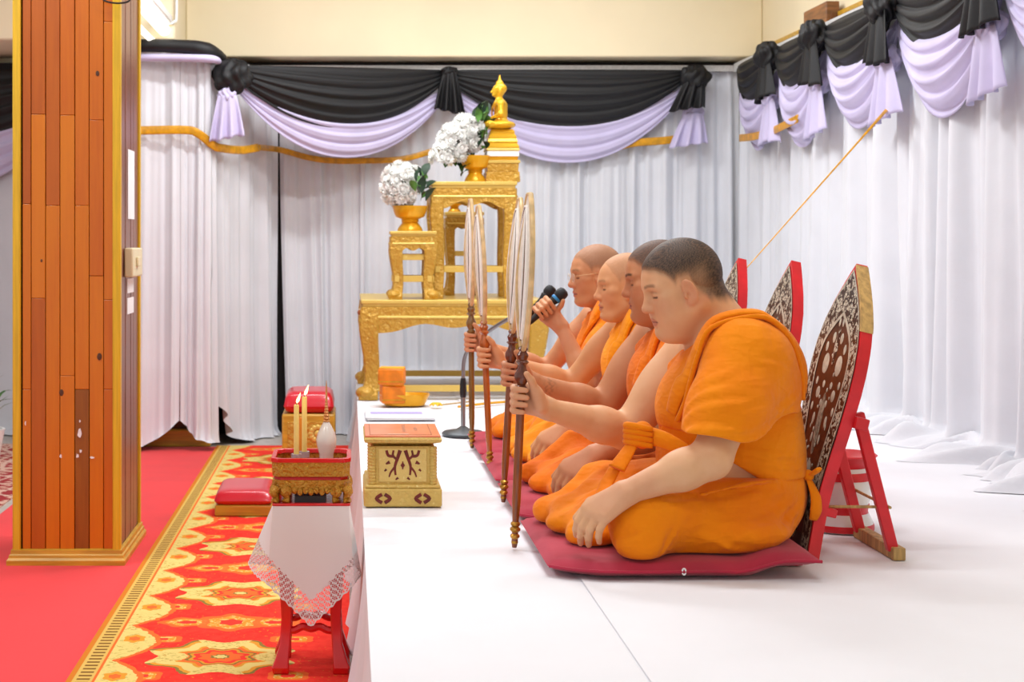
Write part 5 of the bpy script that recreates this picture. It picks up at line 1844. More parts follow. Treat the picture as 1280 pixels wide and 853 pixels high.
for i, Yc in enumerate(MATY):
    backrest(Yc + 0.02, ['red-edged folding backrest with pearl inlay and a worn bare tip, nearest', 'red-edged folding backrest second from the front', 'red-edged folding backrest third from the front', 'red-edged folding backrest behind the farthest man'][i],
             [1.165, 1.185, 1.185, 1.17][i], i == 0)

# enamel spittoon behind the nearest backrest
sxx, syy = 1.385, 4.285
t = wthing('enamel_pot', 'white enamel pot with red bands behind the nearest backrest', 'pot', (sxx, syy, ST + 0.003))
M = Matrix.Translation((sxx, syy, ST + 0.003)) @ Matrix.Scale(1.12, 4)
en = simple('white_enamel', (234, 230, 228), 0.2, var=0.03, coat=0.4)
MB().lathe([(0, 0.001), (0.074, 0.001), (0.080, 0.006), (0.080, 0.022), (0.070, 0.042), (0.064, 0.055), (0.072, 0.080), (0.076, 0.120), (0.070, 0.150), (0.066, 0.160)], 32, M).build('body', en, t)
MB().lathe([(0.0815, 0.004), (0.0825, 0.008), (0.0825, 0.016), (0.081, 0.020)], 32, M).build('band', MAT['red_paint'], t)
MB().lathe([(0.068, 0.046), (0.067, 0.052), (0.069, 0.064), (0.071, 0.068)], 32, M).build('band', MAT['red_paint'], t)
MB().lathe([(0.077, 0.130), (0.0765, 0.142), (0.073, 0.150)], 32, M).build('band', MAT['red_paint'], t)
MB().lathe([(0.062, 0.158), (0.070, 0.170), (0.086, 0.186), (0.090, 0.190), (0.086, 0.193), (0.066, 0.176), (0.02, 0.165), (0, 0.165)], 32, M).build('rim', MAT['red_paint'], t)

# ------------------------------------------------------------------ ceremonial fans
MAT['fan_face'] = simple('cream_fan_cloth', (244, 238, 222), 0.6, var=0.05, vscale=60, bmp=0.3, bscale=90)
MAT['fan_rim'] = simple('pale_gold_rim', (232, 200, 146), 0.35, 0.1, var=0.15, vscale=30)
MAT['fan_lace'] = simple('white_braid', (250, 247, 240), 0.6, var=0.03, vscale=70)
MAT['fan_dot'] = simple('dark_stitch', (110, 78, 52), 0.6)
FANS = [dict(b=(643, 686), t=(662, 243), Y=4.03, m='pole_wood', d='pole_dark', label='ceremonial fan held by the nearest man, standing on a dark turned handle'),
        dict(b=(629, 628), t=(650, 249), Y=4.70, m='pole_wood', d='pole_dark', label='ceremonial fan held by the second man'),
        dict(b=(613, 589), t=(598, 258), Y=5.37, m='pole_orange', d='pole_orange', label='ceremonial fan with an orange wood handle, held by the third man'),
        dict(b=(590, 561), t=(588, 250), Y=5.95, m='pole_olive', d='pole_olive', label='ceremonial fan with an olive brown handle, held by the farthest man')]


def fan(F, seed):
    a, b = at(*F['b'], F['Y']), at(*F['t'], F['Y'])
    a.z = max(a.z, ST + 0.004)
    F['a3'], F['b3'] = a.copy(), b.copy()
    d = (b - a)
    L = d.length
    up = d.normalized()
    t = thing('ceremonial_fan', F['label'], 'fan', tuple(a), 0.0, 'ceremonial fans')
    sdir = Vector((0.07, -0.998, 0))
    sdir = (sdir - up * sdir.dot(up)).normalized()
    nd = sdir.cross(up).normalized()
    if nd.x > 0: nd = -nd
    R = Matrix((sdir, nd, up)).transposed().to_4x4()
    Lf = 0.405                                   # leaf length
    h0 = L - Lf
    # shaft
    MB().lathe([(0, 0), (0.006, 0.0), (0.0085, 0.012), (0.0085, 0.07), (0.0115, 0.12), (0.0112, h0 - 0.16), (0.0105, h0 - 0.12)], 14, R).build('shaft', MAT[F['m']], t)
    mb = MB()
    for z_, r in ((0.030, 0.0125), (0.048, 0.0140), (0.062, 0.0125), (0.014, 0.009)):
        mb.lathe([(r * 0.6, z_ - 0.008), (r, z_ - 0.002), (r, z_ + 0.003), (r * 0.6, z_ + 0.008)], 14, R)
    mb.build('ferrule', MAT['brass'], t)
    # turned upper handle
    pr = [(0.0105, h0 - 0.125)]
    zz = h0 - 0.12
    for r, st in ((0.017, 0.010), (0.011, 0.008), (0.019, 0.016), (0.020, 0.012), (0.012, 0.016), (0.0105, 0.010), (0.018, 0.008), (0.012, 0.006), (0.016, 0.012), (0.010, 0.010), (0.014, 0.006), (0.008, 0.010)):
        zz += st
        pr.append((r, zz))
    MB().lathe(pr, 16, R).build('turned_handle', MAT[F['d']], t)
    MB().lathe([(0.0125, h0 - 0.135), (0.0145, h0 - 0.131), (0.0145, h0 - 0.127), (0.0125, h0 - 0.123)], 14, R).build('brass_ring', MAT['brass'], t)

    # leaf
    def hw(q):
        return 0.092 * (max(0.0, math.sin(math.pi * min(1, q ** 0.72) * 0.985)) ** 0.75) * (0.5 + 0.62 * q) * (1.0 if q < 0.9 else 1.0) + 0.006

    def dome(x, q):
        return 0.020 * (1 - min(1, abs(x) / max(hw(q), 1e-4)) ** 2) * math.sin(math.pi * min(1, q))
    zb = h0 - 0.008
    f = lambda u, v: tuple(R @ Vector(((2 * u - 1) * hw(v), dome((2 * u - 1) * hw(v), v), zb + (Lf + 0.008) * v)))
    lf = MB().grid(f, 16, 40).build('fan_leaf', MAT['fan_face'], t, sharp=180, solid=0.005)
    edge = [R @ Vector((-hw(k / 40), 0, zb + (Lf + 0.008) * k / 40)) for k in range(41)] + [R @ Vector((hw(k / 40), 0, zb + (Lf + 0.008) * k / 40)) for k in range(40, -1, -1)]
    MB().tube(edge, 0.0075, 8, 0.8).build('rim', MAT['fan_rim'], t)
    for ins, m, r, nm in ((0.016, 'fan_lace', 0.0055, 'braid'), (0.034, 'fan_lace', 0.004, 'braid')):
        pts = []
        for s in (-1, 1):
            col_ = []
            for k in range(3, 39):
                q = k / 40
                x = s * max(0.0, hw(q) - ins)
                col_.append(R @ Vector((x, dome(x, q) + 0.004, zb + Lf * q * (1 - ins * 0.8))))
            pts += col_ if s < 0 else list(reversed(col_))
        MB().tube(pts, r, 6, 0.8).build(nm, MAT[m], lf)
    dots = MB()
    for s in (-1, 1):
        for k in range(5, 72):
            q = k / 76
            x = s * max(0.0, hw(q) - 0.025)
            p_ = R @ Vector((x, dome(x, q) + 0.005, zb + Lf * q))
            dots.sphere(p_, 0.0026, 6, 4)
    dots.build('stitching', MAT['fan_dot'], lf)['kind'] = 'stuff'
    MB().tube([R @ Vector((0, dome(0, k / 10) + 0.003, zb + Lf * k / 10 * 0.96)) for k in range(11)], [0.007 - 0.0004 * k for k in range(11)], 8).build('spine', MAT['fan_rim'], t)
    MB().tube([R @ Vector((0, dome(0, k / 10) - 0.005, zb + Lf * k / 10 * 0.96)) for k in range(11)], [0.008 - 0.0004 * k for k in range(11)], 8).build('spine', MAT['fan_rim'], t)
    return t


for i, F in enumerate(FANS):
    fan(F, i)


def grip_at(F, py):
    """point of the fan's axis at the height seen at pixel row py"""
    z = CAMZ - (py - CYP) / FPX * F['Y']
    k = (z - F['a3'].z) / (F['b3'].z - F['a3'].z)
    return F['a3'] + (F['b3'] - F['a3']) * k

# ------------------------------------------------------------------ people
# body frame of each seated figure: u forward, v to his left, w up from the seat
def skin_mat(name, tint):
    m, nt, bs = new_mat(name)
    a = nt.nodes.new('ShaderNodeAttribute')
    a.attribute_name = 'tone'
    vec, x, y, z = coords(nt)
    f = tex(nt, 'Noise', vec, 22, 4.0)
    n = nt.nodes.new('ShaderNodeMix')
    n.data_type = 'RGBA'
    n.blend_type = 'MULTIPLY'
    nt.links.new(f.sstep(0.35, 0.75).k, n.inputs[0])
    nt.links.new(a.outputs['Color'], n.inputs[6])
    n.inputs[7].default_value = (0.95, 0.90, 0.86, 1)
    nt.links.new(n.outputs[2], bs.inputs['Base Color'])
    bs.inputs['Roughness'].default_value = 0.52
    bs.inputs['Specular IOR Level'].default_value = 0.35
    bs.inputs['Subsurface Weight'].default_value = 0.12
    bs.inputs['Subsurface Radius'].default_value = (1.0, 0.4, 0.2)
    bs.inputs['Subsurface Scale'].default_value = 0.006
    return m


def robe_mat(name, c, c2):
    m, nt, bs = new_mat(name)
    vec, x, y, z = coords(nt)
    f = tex(nt, 'Noise', vec, 5, 3.0)
    col = mixc(nt, f.sstep(0.3, 0.7), c, c2)
    nt.links.new(col.k, bs.inputs['Base Color'])
    bs.inputs['Roughness'].default_value = 0.8
    bs.inputs['Specular IOR Level'].default_value = 0.15
    bs.inputs['Sheen Weight'].default_value = 0.08
    w1 = tex(nt, 'Noise', vec, 34, 4.0, stretch=(1, 1, 2.2))
    w2 = tex(nt, 'Noise', vec, 7, 3.0, stretch=(2.2, 1, 1.2))
    w3 = tex(nt, 'Noise', vec, 11, 2.0, stretch=(0.8, 1, 2.6))
    rid = (w2 - 0.5).abs() * -1.6 + (w3 - 0.5).abs() * -1.2
    bump(nt, bs, w1 * 0.08 + rid, 0.30, 0.028)
    return m


def head_prims(p):
    """list of (op, prim in head frame, blend) ; head frame: x out of the face, y his left, z up, origin mid-skull"""
    fat, jaw = p['fat'], p.get('jaw', 1.0)
    L = []
    A = lambda pr, k: L.append(('+', pr, k))
    D = lambda pr, k: L.append(('-', pr, k))
    A(Ell((-0.012, 0, 0.034), (0.096, 0.076, 0.084)), 0.0)
    A(Ell((-0.045, 0, 0.012), (0.062, 0.067, 0.066)), 0.03)
    A(Ell((0.028, 0, 0.012), (0.062, 0.066, 0.07)), 0.03)
    A(Ell((0.030, 0, -0.052), (0.056, 0.056 * fat, 0.070)), 0.03)          # face block
    for s in (-1, 1):
        A(Cone((-0.012, s * 0.054 * fat, -0.045), (0.050, s * 0.026 * jaw, -0.098), 0.026 * fat, 0.022), 0.03)  # jaw line
        A(Ell((0.052, s * 0.036, -0.036), (0.030, 0.028 * fat, 0.032)), 0.025)   # cheek
        A(Ell((0.052, s * 0.050, -0.012), (0.020, 0.016, 0.012)), 0.02)         # cheekbone
        A(Cone((0.083, s * 0.012, 0.020), (0.070, s * 0.048, 0.020), 0.009, 0.008), 0.016)   # brow
    A(Ell((0.072, 0, -0.100), (0.022, 0.024, 0.018)), 0.025)                  # chin
    A(Ell((0.070, 0, -0.064), (0.020, 0.028, 0.022)), 0.02)                   # mouth mound
    if fat > 1.05:
        A(Ell((0.035, 0, -0.108), (0.050, 0.050, 0.030)), 0.03)             # fuller chin
        for s in (-1, 1):
            A(Ell((0.046, s * 0.040, -0.062), (0.034, 0.026, 0.036)), 0.03)
    for s in (-1, 1):
        D(Ell((0.094, s * 0.031, 0.000), (0.017, 0.021, 0.012)), 0.014)      # eye socket
        A(Ell((0.071, s * 0.032, -0.001), (0.0145, 0.017, 0.012)), 0.004)      # lid over the eye
        D(Cone((0.0875, s * 0.022, -0.0065), (0.079, s * 0.044, -0.006), 0.0017, 0.0014), 0.002)  # eye slit
    A(Cone((0.084, 0, 0.008), (0.101, 0, -0.028), 0.008, 0.011), 0.014)          # nose bridge
    A(Ell((0.102, 0, -0.033), (0.0125, 0.013, 0.011)), 0.008)
    for s in (-1, 1):
        A(Ell((0.092, s * 0.014, -0.036), (0.012, 0.0085, 0.009)), 0.007)      # nostril wing
        D(Ell((0.099, s * 0.0075, -0.0445), (0.005, 0.0035, 0.0035)), 0.003)
    A(Ell((0.0895, 0, -0.0625), (0.0085, 0.023, 0.0062)), 0.005)               # upper lip
    A(Ell((0.0875, 0, -0.0765), (0.0090, 0.020, 0.0070)), 0.005)               # lower lip
    D(Cone((0.099, -0.001, -0.0692), (0.080, 0.026, -0.0705), 0.0018, 0.001), 0.003)
    D(Cone((0.099, 0.001, -0.0692), (0.080, -0.026, -0.0705), 0.0018, 0.001), 0.003)
    D(Ell((0.098, 0, -0.088), (0.008, 0.02, 0.0045)), 0.008)
    for s in (-1, 1):                                                            # ears
        c = np.array((0.006, s * 0.0775 * max(1, fat * 0.985), -0.010))
        R = rotm(s * -0.42, 0.20)
        A(Ell(c, (0.0185, 0.0065, 0.033), R), 0.006)
        A(Ell(c + (0.003, -s * 0.004, -0.028), (0.010, 0.007, 0.011)), 0.006)
        D(Ell(c + (0.003, s * 0.007, 0.002), (0.0115, 0.006, 0.022), R), 0.004)
        A(Ell(c + (0.003, s * 0.000, -0.004), (0.004, 0.004, 0.014), R), 0.004)
        D(Ell(c + (0.008, s * 0.004, -0.008), (0.005, 0.007, 0.007), R), 0.003)
        A(Ell(c + (0.0135, s * 0.000, -0.010), (0.005, 0.005, 0.008)), 0.004)
    return L


def place(L, R, t, sc=1.0):
    out = []
    for op, p, k in L:
        if isinstance(p, Cone):
            q = Cone(R @ (p.a * sc) + t, R @ (p.b * sc) + t, p.ra * sc, p.rb * sc)
        else:
            q = Ell(R @ (p.c * sc) + t, p.r * sc, R @ p.R)
        out.append((op, q, k * sc))
    return out


def grip_hand(pole, wrist, tilt=(0, 0, 1), rp=0.0125, mir=1, az=0.0, fr=0.0088):
    """a fist closed round an upright pole; wrist side is -u (towards the body), fingers come round towards +v"""
    L = []
    A = lambda a, b, ra, rb, k: L.append(('+', Cone(a, b, ra, rb), k))
    o = np.array(pole, float)
    up = np.array(tilt, float)
    up /= np.linalg.norm(up)
    back = np.array(wrist, float) - o
    back -= up * (back @ up)
    back /= np.linalg.norm(back)
    side = np.cross(up, back)          # direction in which the fingertips come round
    if side[1] * mir < 0: side = -side
    ca, sa = math.cos(az), math.sin(az)
    back, side = back * ca + side * sa, side * ca - back * sa
    P = lambda b, s_, z: o + back * b + side * s_ + up * z
    rr = rp + fr
    w_ = np.array(wrist, float)
    for i in range(4):
        z = 0.030 - 0.0195 * i
        q = fr * (1.0, 1.04, 1.0, 0.9)[i]
        ln = (0.0, 0.003, 0.001, -0.005)[i]
        m0 = P(0.032, -0.030, z * 1.05)
        m1 = P(-rr * 0.75, -rr * 1.05, z)
        m2 = P(-rr * 1.12, rr * 0.55, z - 0.001)
        m3 = P(rr * 0.35 + ln, rr * 1.02, z - 0.003)
        A(m0, m1, q * 1.12, q * 1.05, 0.006)
        A(m1, m2, q * 1.05, q * 0.98, 0.004)
        A(m2, m3, q * 0.98, q * 0.82, 0.004)
        A(m0, w_ + up * (0.012 - 0.008 * i), q * 1.25, 0.018, 0.012)
    L.append(('+', Ell(P(0.040, -0.016, -0.002), (0.026, 0.020, 0.036), np.stack([back, side, up], 1)), 0.014))
    # thumb: leaves the side of the palm near the wrist, lies up along the pole
    t0 = w_ + (o - w_) * 0.25 + side * 0.008
    t1 = P(0.036, 0.010, 0.026)
    t2 = P(0.020, 0.020, 0.054)
    t3 = P(0.005, 0.0235, 0.071)
    A(t0, t1, 0.017, 0.0145, 0.014)
    A(t1, t2, 0.0125, 0.0102, 0.006)
    A(t2, t3, 0.0102, 0.0082, 0.004)
    A(P(0.052, 0.010, -0.018), P(0.044, 0.010, 0.014), 0.015, 0.015, 0.014)
    return L


def knee_hand(wr, kn, tip, spread, g=1.0):
    """relaxed left hand hanging over the knee: wrist, knuckle centre, fingertip centre, spread = index-to-little vector"""
    L = []
    A = lambda a, b, ra, rb, k: L.append(('+', Cone(a, b, ra, rb), k))
    wr, kn, tip = np.array(wr), np.array(kn), np.array(tip)
    sp = np.array(spread) / np.linalg.norm(spread)
    fwd = kn - wr
    for i in range(4):
        o = (i - 1.5) * 0.0195
        ln = (0.94, 1.05, 1.0, 0.82)[i]
        k = kn + sp * o + fwd * (0.05, 0.06, 0.0, -0.10)[i]
        e = k + (tip - kn) * ln + sp * o * 0.10
        out = np.cross(tip - kn, sp)
        out /= np.linalg.norm(out)
        if out[0] < 0: out = -out
        q = (0.0093, 0.0095, 0.0092, 0.0082)[i] * g
        p1 = k + (e - k) * 0.46 + out * 0.013
        p2 = k + (e - k) * 0.76 + out * 0.009
        A(wr + sp * o * 0.55, k, 0.0165 * g, 0.0125 * g, 0.016)
        A(k, p1, q * 1.1, q, 0.005)
        A(p1, p2, q, q * 0.93, 0.003)
        A(p2, e, q * 0.93, q * 0.78, 0.003)
    a = wr + fwd * 0.25 - sp * 0.014
    b = wr + fwd * 0.75 - sp * 0.042 + (tip - kn) * 0.10
    c = wr + fwd * 1.10 - sp * 0.046 + (tip - kn) * 0.42
    A(a, b, 0.0150 * g, 0.0120 * g, 0.012)
    A(b, c, 0.0108 * g, 0.0090 * g, 0.004)
    return L


def hair_line(x, y, z, p):
    """height of the lower edge of the hair in the head frame"""
    hl = p['hairline']
    wob = 0.002 * np.sin(150 * x + 60 * y) + 0.0015 * np.sin(310 * x)
    return np.interp(x, [-0.11, -0.075, -0.040, -0.018, -0.006, 0.022, 0.032, 0.040, 0.052, 0.068, 0.095],
                     [-0.078, -0.070, -0.056, -0.026, 0.018, 0.016, 0.006, 0.022, 0.040, hl - 0.012, hl]) + wob


def hair_mask(x, y, z, p):
    d = z - hair_line(x, y, z, p)
    m = sm(d, -0.004, p['soft'])
    fine = 0.90 + 0.10 * np.sin(900 * x + 3 * np.sin(500 * z)) * np.sin(840 * y + 700 * z)
    lo, hi = p['stub']
    top = np.maximum(sm(z, 0.01, 0.062), sm(-x, 0.02, 0.075))
    return m * fine * (lo + (hi - lo) * top)


def snap(V, q, off=0.0):
    """move a point onto the surface of a volume; returns point and outward normal"""
    F = V.f
    q = np.array(q, float)
    gr = np.array((0, 0, 1.0))
    for _ in range(40):
        b = [int(min(max((q[a] - V.lo[a]) / V.h, 1), F.shape[a] - 3)) for a in range(3)]
        d = float(F[b[0], b[1], b[2]])
        g_ = np.array([F[b[0] + 1, b[1], b[2]] - F[b[0] - 1, b[1], b[2]], F[b[0], b[1] + 1, b[2]] - F[b[0], b[1] - 1, b[2]],
                       F[b[0], b[1], b[2] + 1] - F[b[0], b[1], b[2] - 1]])
        n = np.linalg.norm(g_)
        if n < 1e-7: break
        gr = g_ / n
        q = q - gr * np.clip(d - off, -0.012, 0.012) * 0.7
    return q, gr


def crease(V, a, b, wd, depth, bend=0.0, n=7):
    """press a soft furrow into a cloth between two points near its surface, with a raised lip below it"""
    a, b = np.array(a, float), np.array(b, float)
    pts = []
    for k in range(n + 1):
        t = k / n
        q = a + (b - a) * t + np.array((0, 0, bend)) * math.sin(math.pi * t)
        pts.append(snap(V, q)[0])
    for sgn, off, am in ((1, np.zeros(3), depth), (-1, np.array((0, 0, -wd * 1.7)), depth * 0.8)):
        for k in range(n):
            c = Cone(pts[k] + off, pts[k + 1] + off, 0.0, 0.0)
            sl = V.sl(c.lo - 2.5 * wd, c.hi + 2.5 * wd)
            if sl is None: continue
            d = c.ev(*V.xyz(sl))
            fade = math.sin(math.pi * (k + 0.75) / (n + 0.5)) ** 0.6
            e = sgn * am * fade * np.exp(-(d / wd) ** 2).astype(np.float32)
            V.f[sl] = V.f[sl] + e * 0.62


def build_person(p):
    """p: parameters of one seated figure"""
    g = p['g']
    ag = p['arm']
    org = np.array((p['X'], p['Y'], p['Z']))
    to = lambda q: np.array((org[0] - q[0], org[1] - q[1], q[2] - org[2]))       # world -> body frame
    root = thing('person', p['label'], 'person', tuple(org), math.pi)
    R = rotm(p['yaw'], p['pitch'], p.get('roll', 0.0))
    hc = to(np.array(at(p['head'][0], p['head'][1], p['Y'])))
    hs = p['hs']
    # joints
    Ls, Rs = np.array((0.065, 0.185 * g, 0.475)), np.array((0.135, -0.175 * g, 0.465))
    Le = np.array(p.get('Le', (0.180, 0.288, 0.240)))
    Lw = np.array(p.get('Lw', (0.392, 0.298, 0.158)))
    pole = to(p['grip'])
    Rw = pole + np.array(p.get('Rwo', (-0.078, -0.030, -0.028)))
    # elbow of the right arm: two-bone solve, elbow low and outside
    l1, l2 = 0.275, 0.262
    dv = Rw - Rs
    dd = min(np.linalg.norm(dv), l1 + l2 - 0.004)
    dv = dv / np.linalg.norm(dv)
    aa = (l1 * l1 - l2 * l2 + dd * dd) / (2 * dd)
    hh = math.sqrt(max(l1 * l1 - aa * aa, 0))
    lowv = np.array(p.get('elb', (0.0, -0.25, -1.0)))
    lowv = lowv - dv * (lowv @ dv)
    Re = Rs + dv * aa + hh * lowv / np.linalg.norm(lowv)
    nb, nt_ = np.array((0.075, 0, 0.50)), hc + R @ np.array((-0.020, 0, -0.055)) * hs

    torso = [(Ell((0.012, 0, 0.115), (0.128 * g, 0.175 * g, 0.122)), 0.0),
             (Ell((0.075, 0, 0.205), (0.165 * g, 0.172 * g, 0.135)), 0.05),
             (Ell((0.0, 0, 0.27), (0.112 * g, 0.155 * g, 0.15)), 0.05),
             (Ell((0.065, 0, 0.355), (0.135 * g, 0.172 * g, 0.165)), 0.05),
             (Ell((0.110, 0, 0.330), (0.115 * g, 0.150 * g, 0.10)), 0.05),
             (Cone((0.045, 0.02, 0.46), (0.060, 0.130 * g, 0.470), 0.095, 0.072 * ag), 0.05),
             (Cone((0.060, -0.02, 0.455), (0.115, -0.125 * g, 0.455), 0.088, 0.070 * ag), 0.05)]
    legs = [(Cone((0.03, 0.10, 0.092), (0.338, 0.250, 0.076), 0.092 * g, 0.064), 0.03),
            (Cone((0.03, -0.10, 0.092), (0.345, -0.245, 0.076), 0.092 * g, 0.064), 0.03),
            (Cone((0.345, 0.245, 0.066), (0.315, -0.06, 0.050), 0.058, 0.040), 0.03),
            (Cone((0.350, -0.240, 0.066), (0.395, 0.05, 0.046), 0.058, 0.040), 0.03)]
    h = p['h']
    lo = (-0.20, -0.36, 0.004 - 3 * h)
    hi = (max(pole[0], 0.5) + 0.06, 0.38, hc[2] + 0.14 * hs + 0.01)
    V = Vol(lo, hi, h)
    for pr, k in torso + legs:
        V.add(pr, k)
    V.add(Cone(nb, nt_, 0.066 * p['neck'], 0.056 * p['neck']), 0.05)
    V.add(Cone(nb + (-0.03, 0, -0.02), hc + R @ np.array((-0.055, 0, -0.035)) * hs, 0.060 * p['neck'], 0.046 * p['neck']), 0.03)
    # arms
    for (a, b, c) in ((Ls, Le, Lw), (Rs, Re, Rw)):
        V.add(Cone(a, b, 0.058 * ag, 0.043 * ag), 0.03)
        V.add(Ell(a + (b - a) * 0.4, np.array((0.054, 0.054, 0.09)) * ag, frame_z(b - a)), 0.03)
        V.add(Cone(b, b + (c - b) * 0.35, 0.042 * ag, 0.043 * ag), 0.02)
        V.add(Cone(b + (c - b) * 0.3, c, 0.042 * ag, 0.0265 * ag ** 0.5), 0.02)
    # hands
    for op, q, k in grip_hand(pole, Rw, p.get('tilt', (0, 0, 1)), rp=0.0105, az=0.15):
        V.add(q, k)
    if p.get('mic'):
        m0, m1 = to(p['mic'][0]), to(p['mic'][1])
        cen = m0 + (m1 - m0) * 0.45
        for op, q, k in grip_hand(cen, Lw, m1 - m0, rp=0.015, az=p.get('maz', -0.5)):
            V.add(q, k)
    else:
        kh = p.get('kh', ((0.462, 0.292, 0.108), (0.482, 0.262, 0.030), (-0.55, 0.75, -0.38)))
        for op, q, k in knee_hand(Lw, *kh, g=1.06 + 0.12 * (ag - 1) * 4):
            V.add(q, k)
    # feet: soles turned up under the cloth
    V.add(Cone((0.30, -0.06, 0.05), (0.22, -0.17, 0.045), 0.04, 0.03), 0.02)
    V.add(Cone((0.41, 0.05, 0.05), (0.38, 0.16, 0.045), 0.036, 0.028), 0.02)
    # head
    hp = head_prims(p)
    for op, q, k in place(hp, R, hc, hs):
        (V.add if op == '+' else V.sub)(q, k)
    V.cut(lambda X, Y, Z: 0.004 - Z + 0 * X + 0 * Y)
    P, Q = V.mesh()
    P = relax(P, Q, 1, 0.35)
    # colours of skin, stubble, brows, lips
    H = ((P - hc) @ R) / hs
    x, y, z = H.T
    base = np.array(lin(p['skin'])[:3])
    C = np.tile(base, (len(P), 1))
    dist_head = np.sqrt((H ** 2).sum(1))
    inh = dist_head < 0.16

    def paint(mask, col):
        nonlocal C
        m = (mask * inh)[:, None]
        C = C * (1 - m) + np.array(lin(col)[:3]) * m
    # warm cheeks, ears and nose
    paint(0.22 * sm(-np.abs(z + 0.03), -0.04, 0) * sm(x, 0.02, 0.08), (188, 96, 72))
    paint(0.35 * sm(np.abs(y), 0.074, 0.084) * sm(-np.abs(z + 0.012), -0.045, -0.03), (196, 100, 72))
    ya = np.abs(y)
    hm = hair_mask(x, y, z, p)
    paint(hm, p['haircol'])
    # brows and lashes, lips, slits
    bz = 0.0225 + 0.004 * np.sin((ya - 0.012) * 70)
    paint(p['brow'] * sm(-np.abs(z - bz), -0.0055, -0.002) * sm(ya, 0.010, 0.016) * sm(-ya, -0.056, -0.046) * (x > 0.045), (40, 26, 20))
    paint(0.85 * sm(-np.abs(z + 0.0062), -0.0036, -0.0012) * sm(ya, 0.017, 0.022) * sm(-ya, -0.050, -0.044) * (x > 0.06), (44, 26, 20))
    paint(0.25 * sm(-np.abs(z - 0.007), -0.006, -0.001) * sm(ya, 0.014, 0.02) * sm(-ya, -0.052, -0.044) * (x > 0.055), (110, 60, 44))
    lipm = sm(-((z + 0.0695) / 0.0135) ** 2 - (y / 0.027) ** 2, -1.0, -0.55) * (x > 0.07)
    paint(0.6 * lipm, p.get('lip', (176, 84, 78)))
    paint(0.7 * sm(-np.abs(z + 0.0695), -0.003, -0.0008) * (ya < 0.026) * (x > 0.072), (96, 40, 38))
    if p.get('shave'):
        paint(p['shave'] * sm(-z, 0.045, 0.06) * (1 - lipm) * sm(x, 0.0, 0.04), (120, 90, 78))
    # hands a little pinker at the knuckles
    hd = np.minimum(np.linalg.norm(P - pole, axis=1), np.linalg.norm(P - Lw, axis=1) - 0.03)
    m = (0.35 * sm(-hd, -0.10, -0.03))[:, None]
    C = C * (1 - m) + np.array(lin(p.get('hand', (205, 140, 112)))[:3]) * m
    if p.get('tattoo'):
        tq = Rw + (Re - Rw) * 0.16
        rel = P - tq
        m = (sm(-np.linalg.norm(rel * (1, 1, 1.1), axis=1), -0.045, -0.026) * (np.sin(330 * rel[:, 0] + 2.2 * np.sin(150 * rel[:, 2])) * np.sin(280 * rel[:, 2] + 1) > 0.05) * 0.45)[:, None]
        C = C * (1 - m) + np.array(lin((70, 68, 60))[:3]) * m
    body = link_mesh('body', np_mesh('body', P, Q, C), MAT['skin' + p['id']], root)

    # cropped hair: a thin shell over the scalp that thins out to the skin at the hairline
    sh_ = p['shell']
    Vh = Vol(hc - 0.125 * hs, hc + 0.14 * hs, 0.003)
    for op, q, k in place(hp[:3], R, hc, hs):
        Vh.add(q.grow(sh_), k)

    def loc(X, Y, Z):
        a, b, c = X - hc[0], Y - hc[1], Z - hc[2]
        return [(a * R[0, i] + b * R[1, i] + c * R[2, i]) / hs for i in range(3)]
    Vh.cut(lambda X, Y, Z: (lambda q: (hair_line(q[0], q[1], q[2], p) - q[2]) * 0.7 + 0.001)(loc(X, Y, Z)), 0.003)
    Vh.disp(lambda X, Y, Z: (lambda q: sh_ * 1.6 * (1 - sm(q[2] - hair_line(q[0], q[1], q[2], p), 0.002, 0.028)))(loc(X, Y, Z)))
    Vh.disp(lambda X, Y, Z: 0.0007 * np.sin(620 * X + 2 * np.sin(300 * Z)) * np.sin(590 * Y) * np.sin(640 * Z))
    P2, Q2 = Vh.mesh()
    H2 = ((P2 - hc) @ R) / hs
    m2 = np.clip(hair_mask(*H2.T, p) * 1.05, 0, 1)[:, None]
    C2 = base * (1 - m2) + np.array(lin(p['haircol'])[:3]) * m2
    link_mesh('hair', np_mesh('hair', P2, Q2, C2), MAT['hair'], root)['label'] = p['hairlabel']

    # ---- robes
    rm = MAT['robe' + p['id']]
    hr = p['hr']

    def folds(dirs):
        def fn(X, Y, Z):
            d = 0
            for (a, b, c, fr_, am, ph) in dirs:
                t = a * X + b * Y + c * Z
                cr = -b * X + a * Y + 0.6 * c * X
                s_ = np.sin(fr_ * t + ph + 1.6 * np.sin(5.1 * cr + ph) + 0.8 * np.sin(11 * Z + 2 * ph))
                d = d + am * (np.abs(s_) ** 0.7 * np.sign(s_)) * (0.5 + 0.5 * np.sin(6.3 * cr + 4.1 * t + ph * 2))
            return d
        return fn
    # lower robe
    V = Vol((-0.21, -0.42, -0.015), (0.62, 0.42, 0.24), hr, 0.03)
    for pr, k in torso[:2]:
        V.add(pr.grow(0.014), max(k, 0.02))
    for pr, k in legs:
        V.add(pr.grow(0.017), 0.035)
    V.add(Ell((0.20, 0, 0.055), (0.22, 0.24, 0.078)), 0.05)
    V.add(Ell((0.42, -0.10, 0.040), (0.105, 0.19, 0.052)), 0.05)
    V.add(Ell((0.485, -0.19, 0.026), (0.070, 0.085, 0.040)), 0.02)
    V.add(Ell((0.47, -0.03, 0.024), (0.075, 0.075, 0.036)), 0.02)
    V.add(Ell((0.445, 0.10, 0.024), (0.060, 0.09, 0.034)), 0.02)
    V.add(Ell((0.355, 0.275, 0.030), (0.060, 0.070, 0.042)), 0.03)
    V.add(Ell((0.10, 0.17, 0.045), (0.15, 0.13, 0.055)), 0.04)
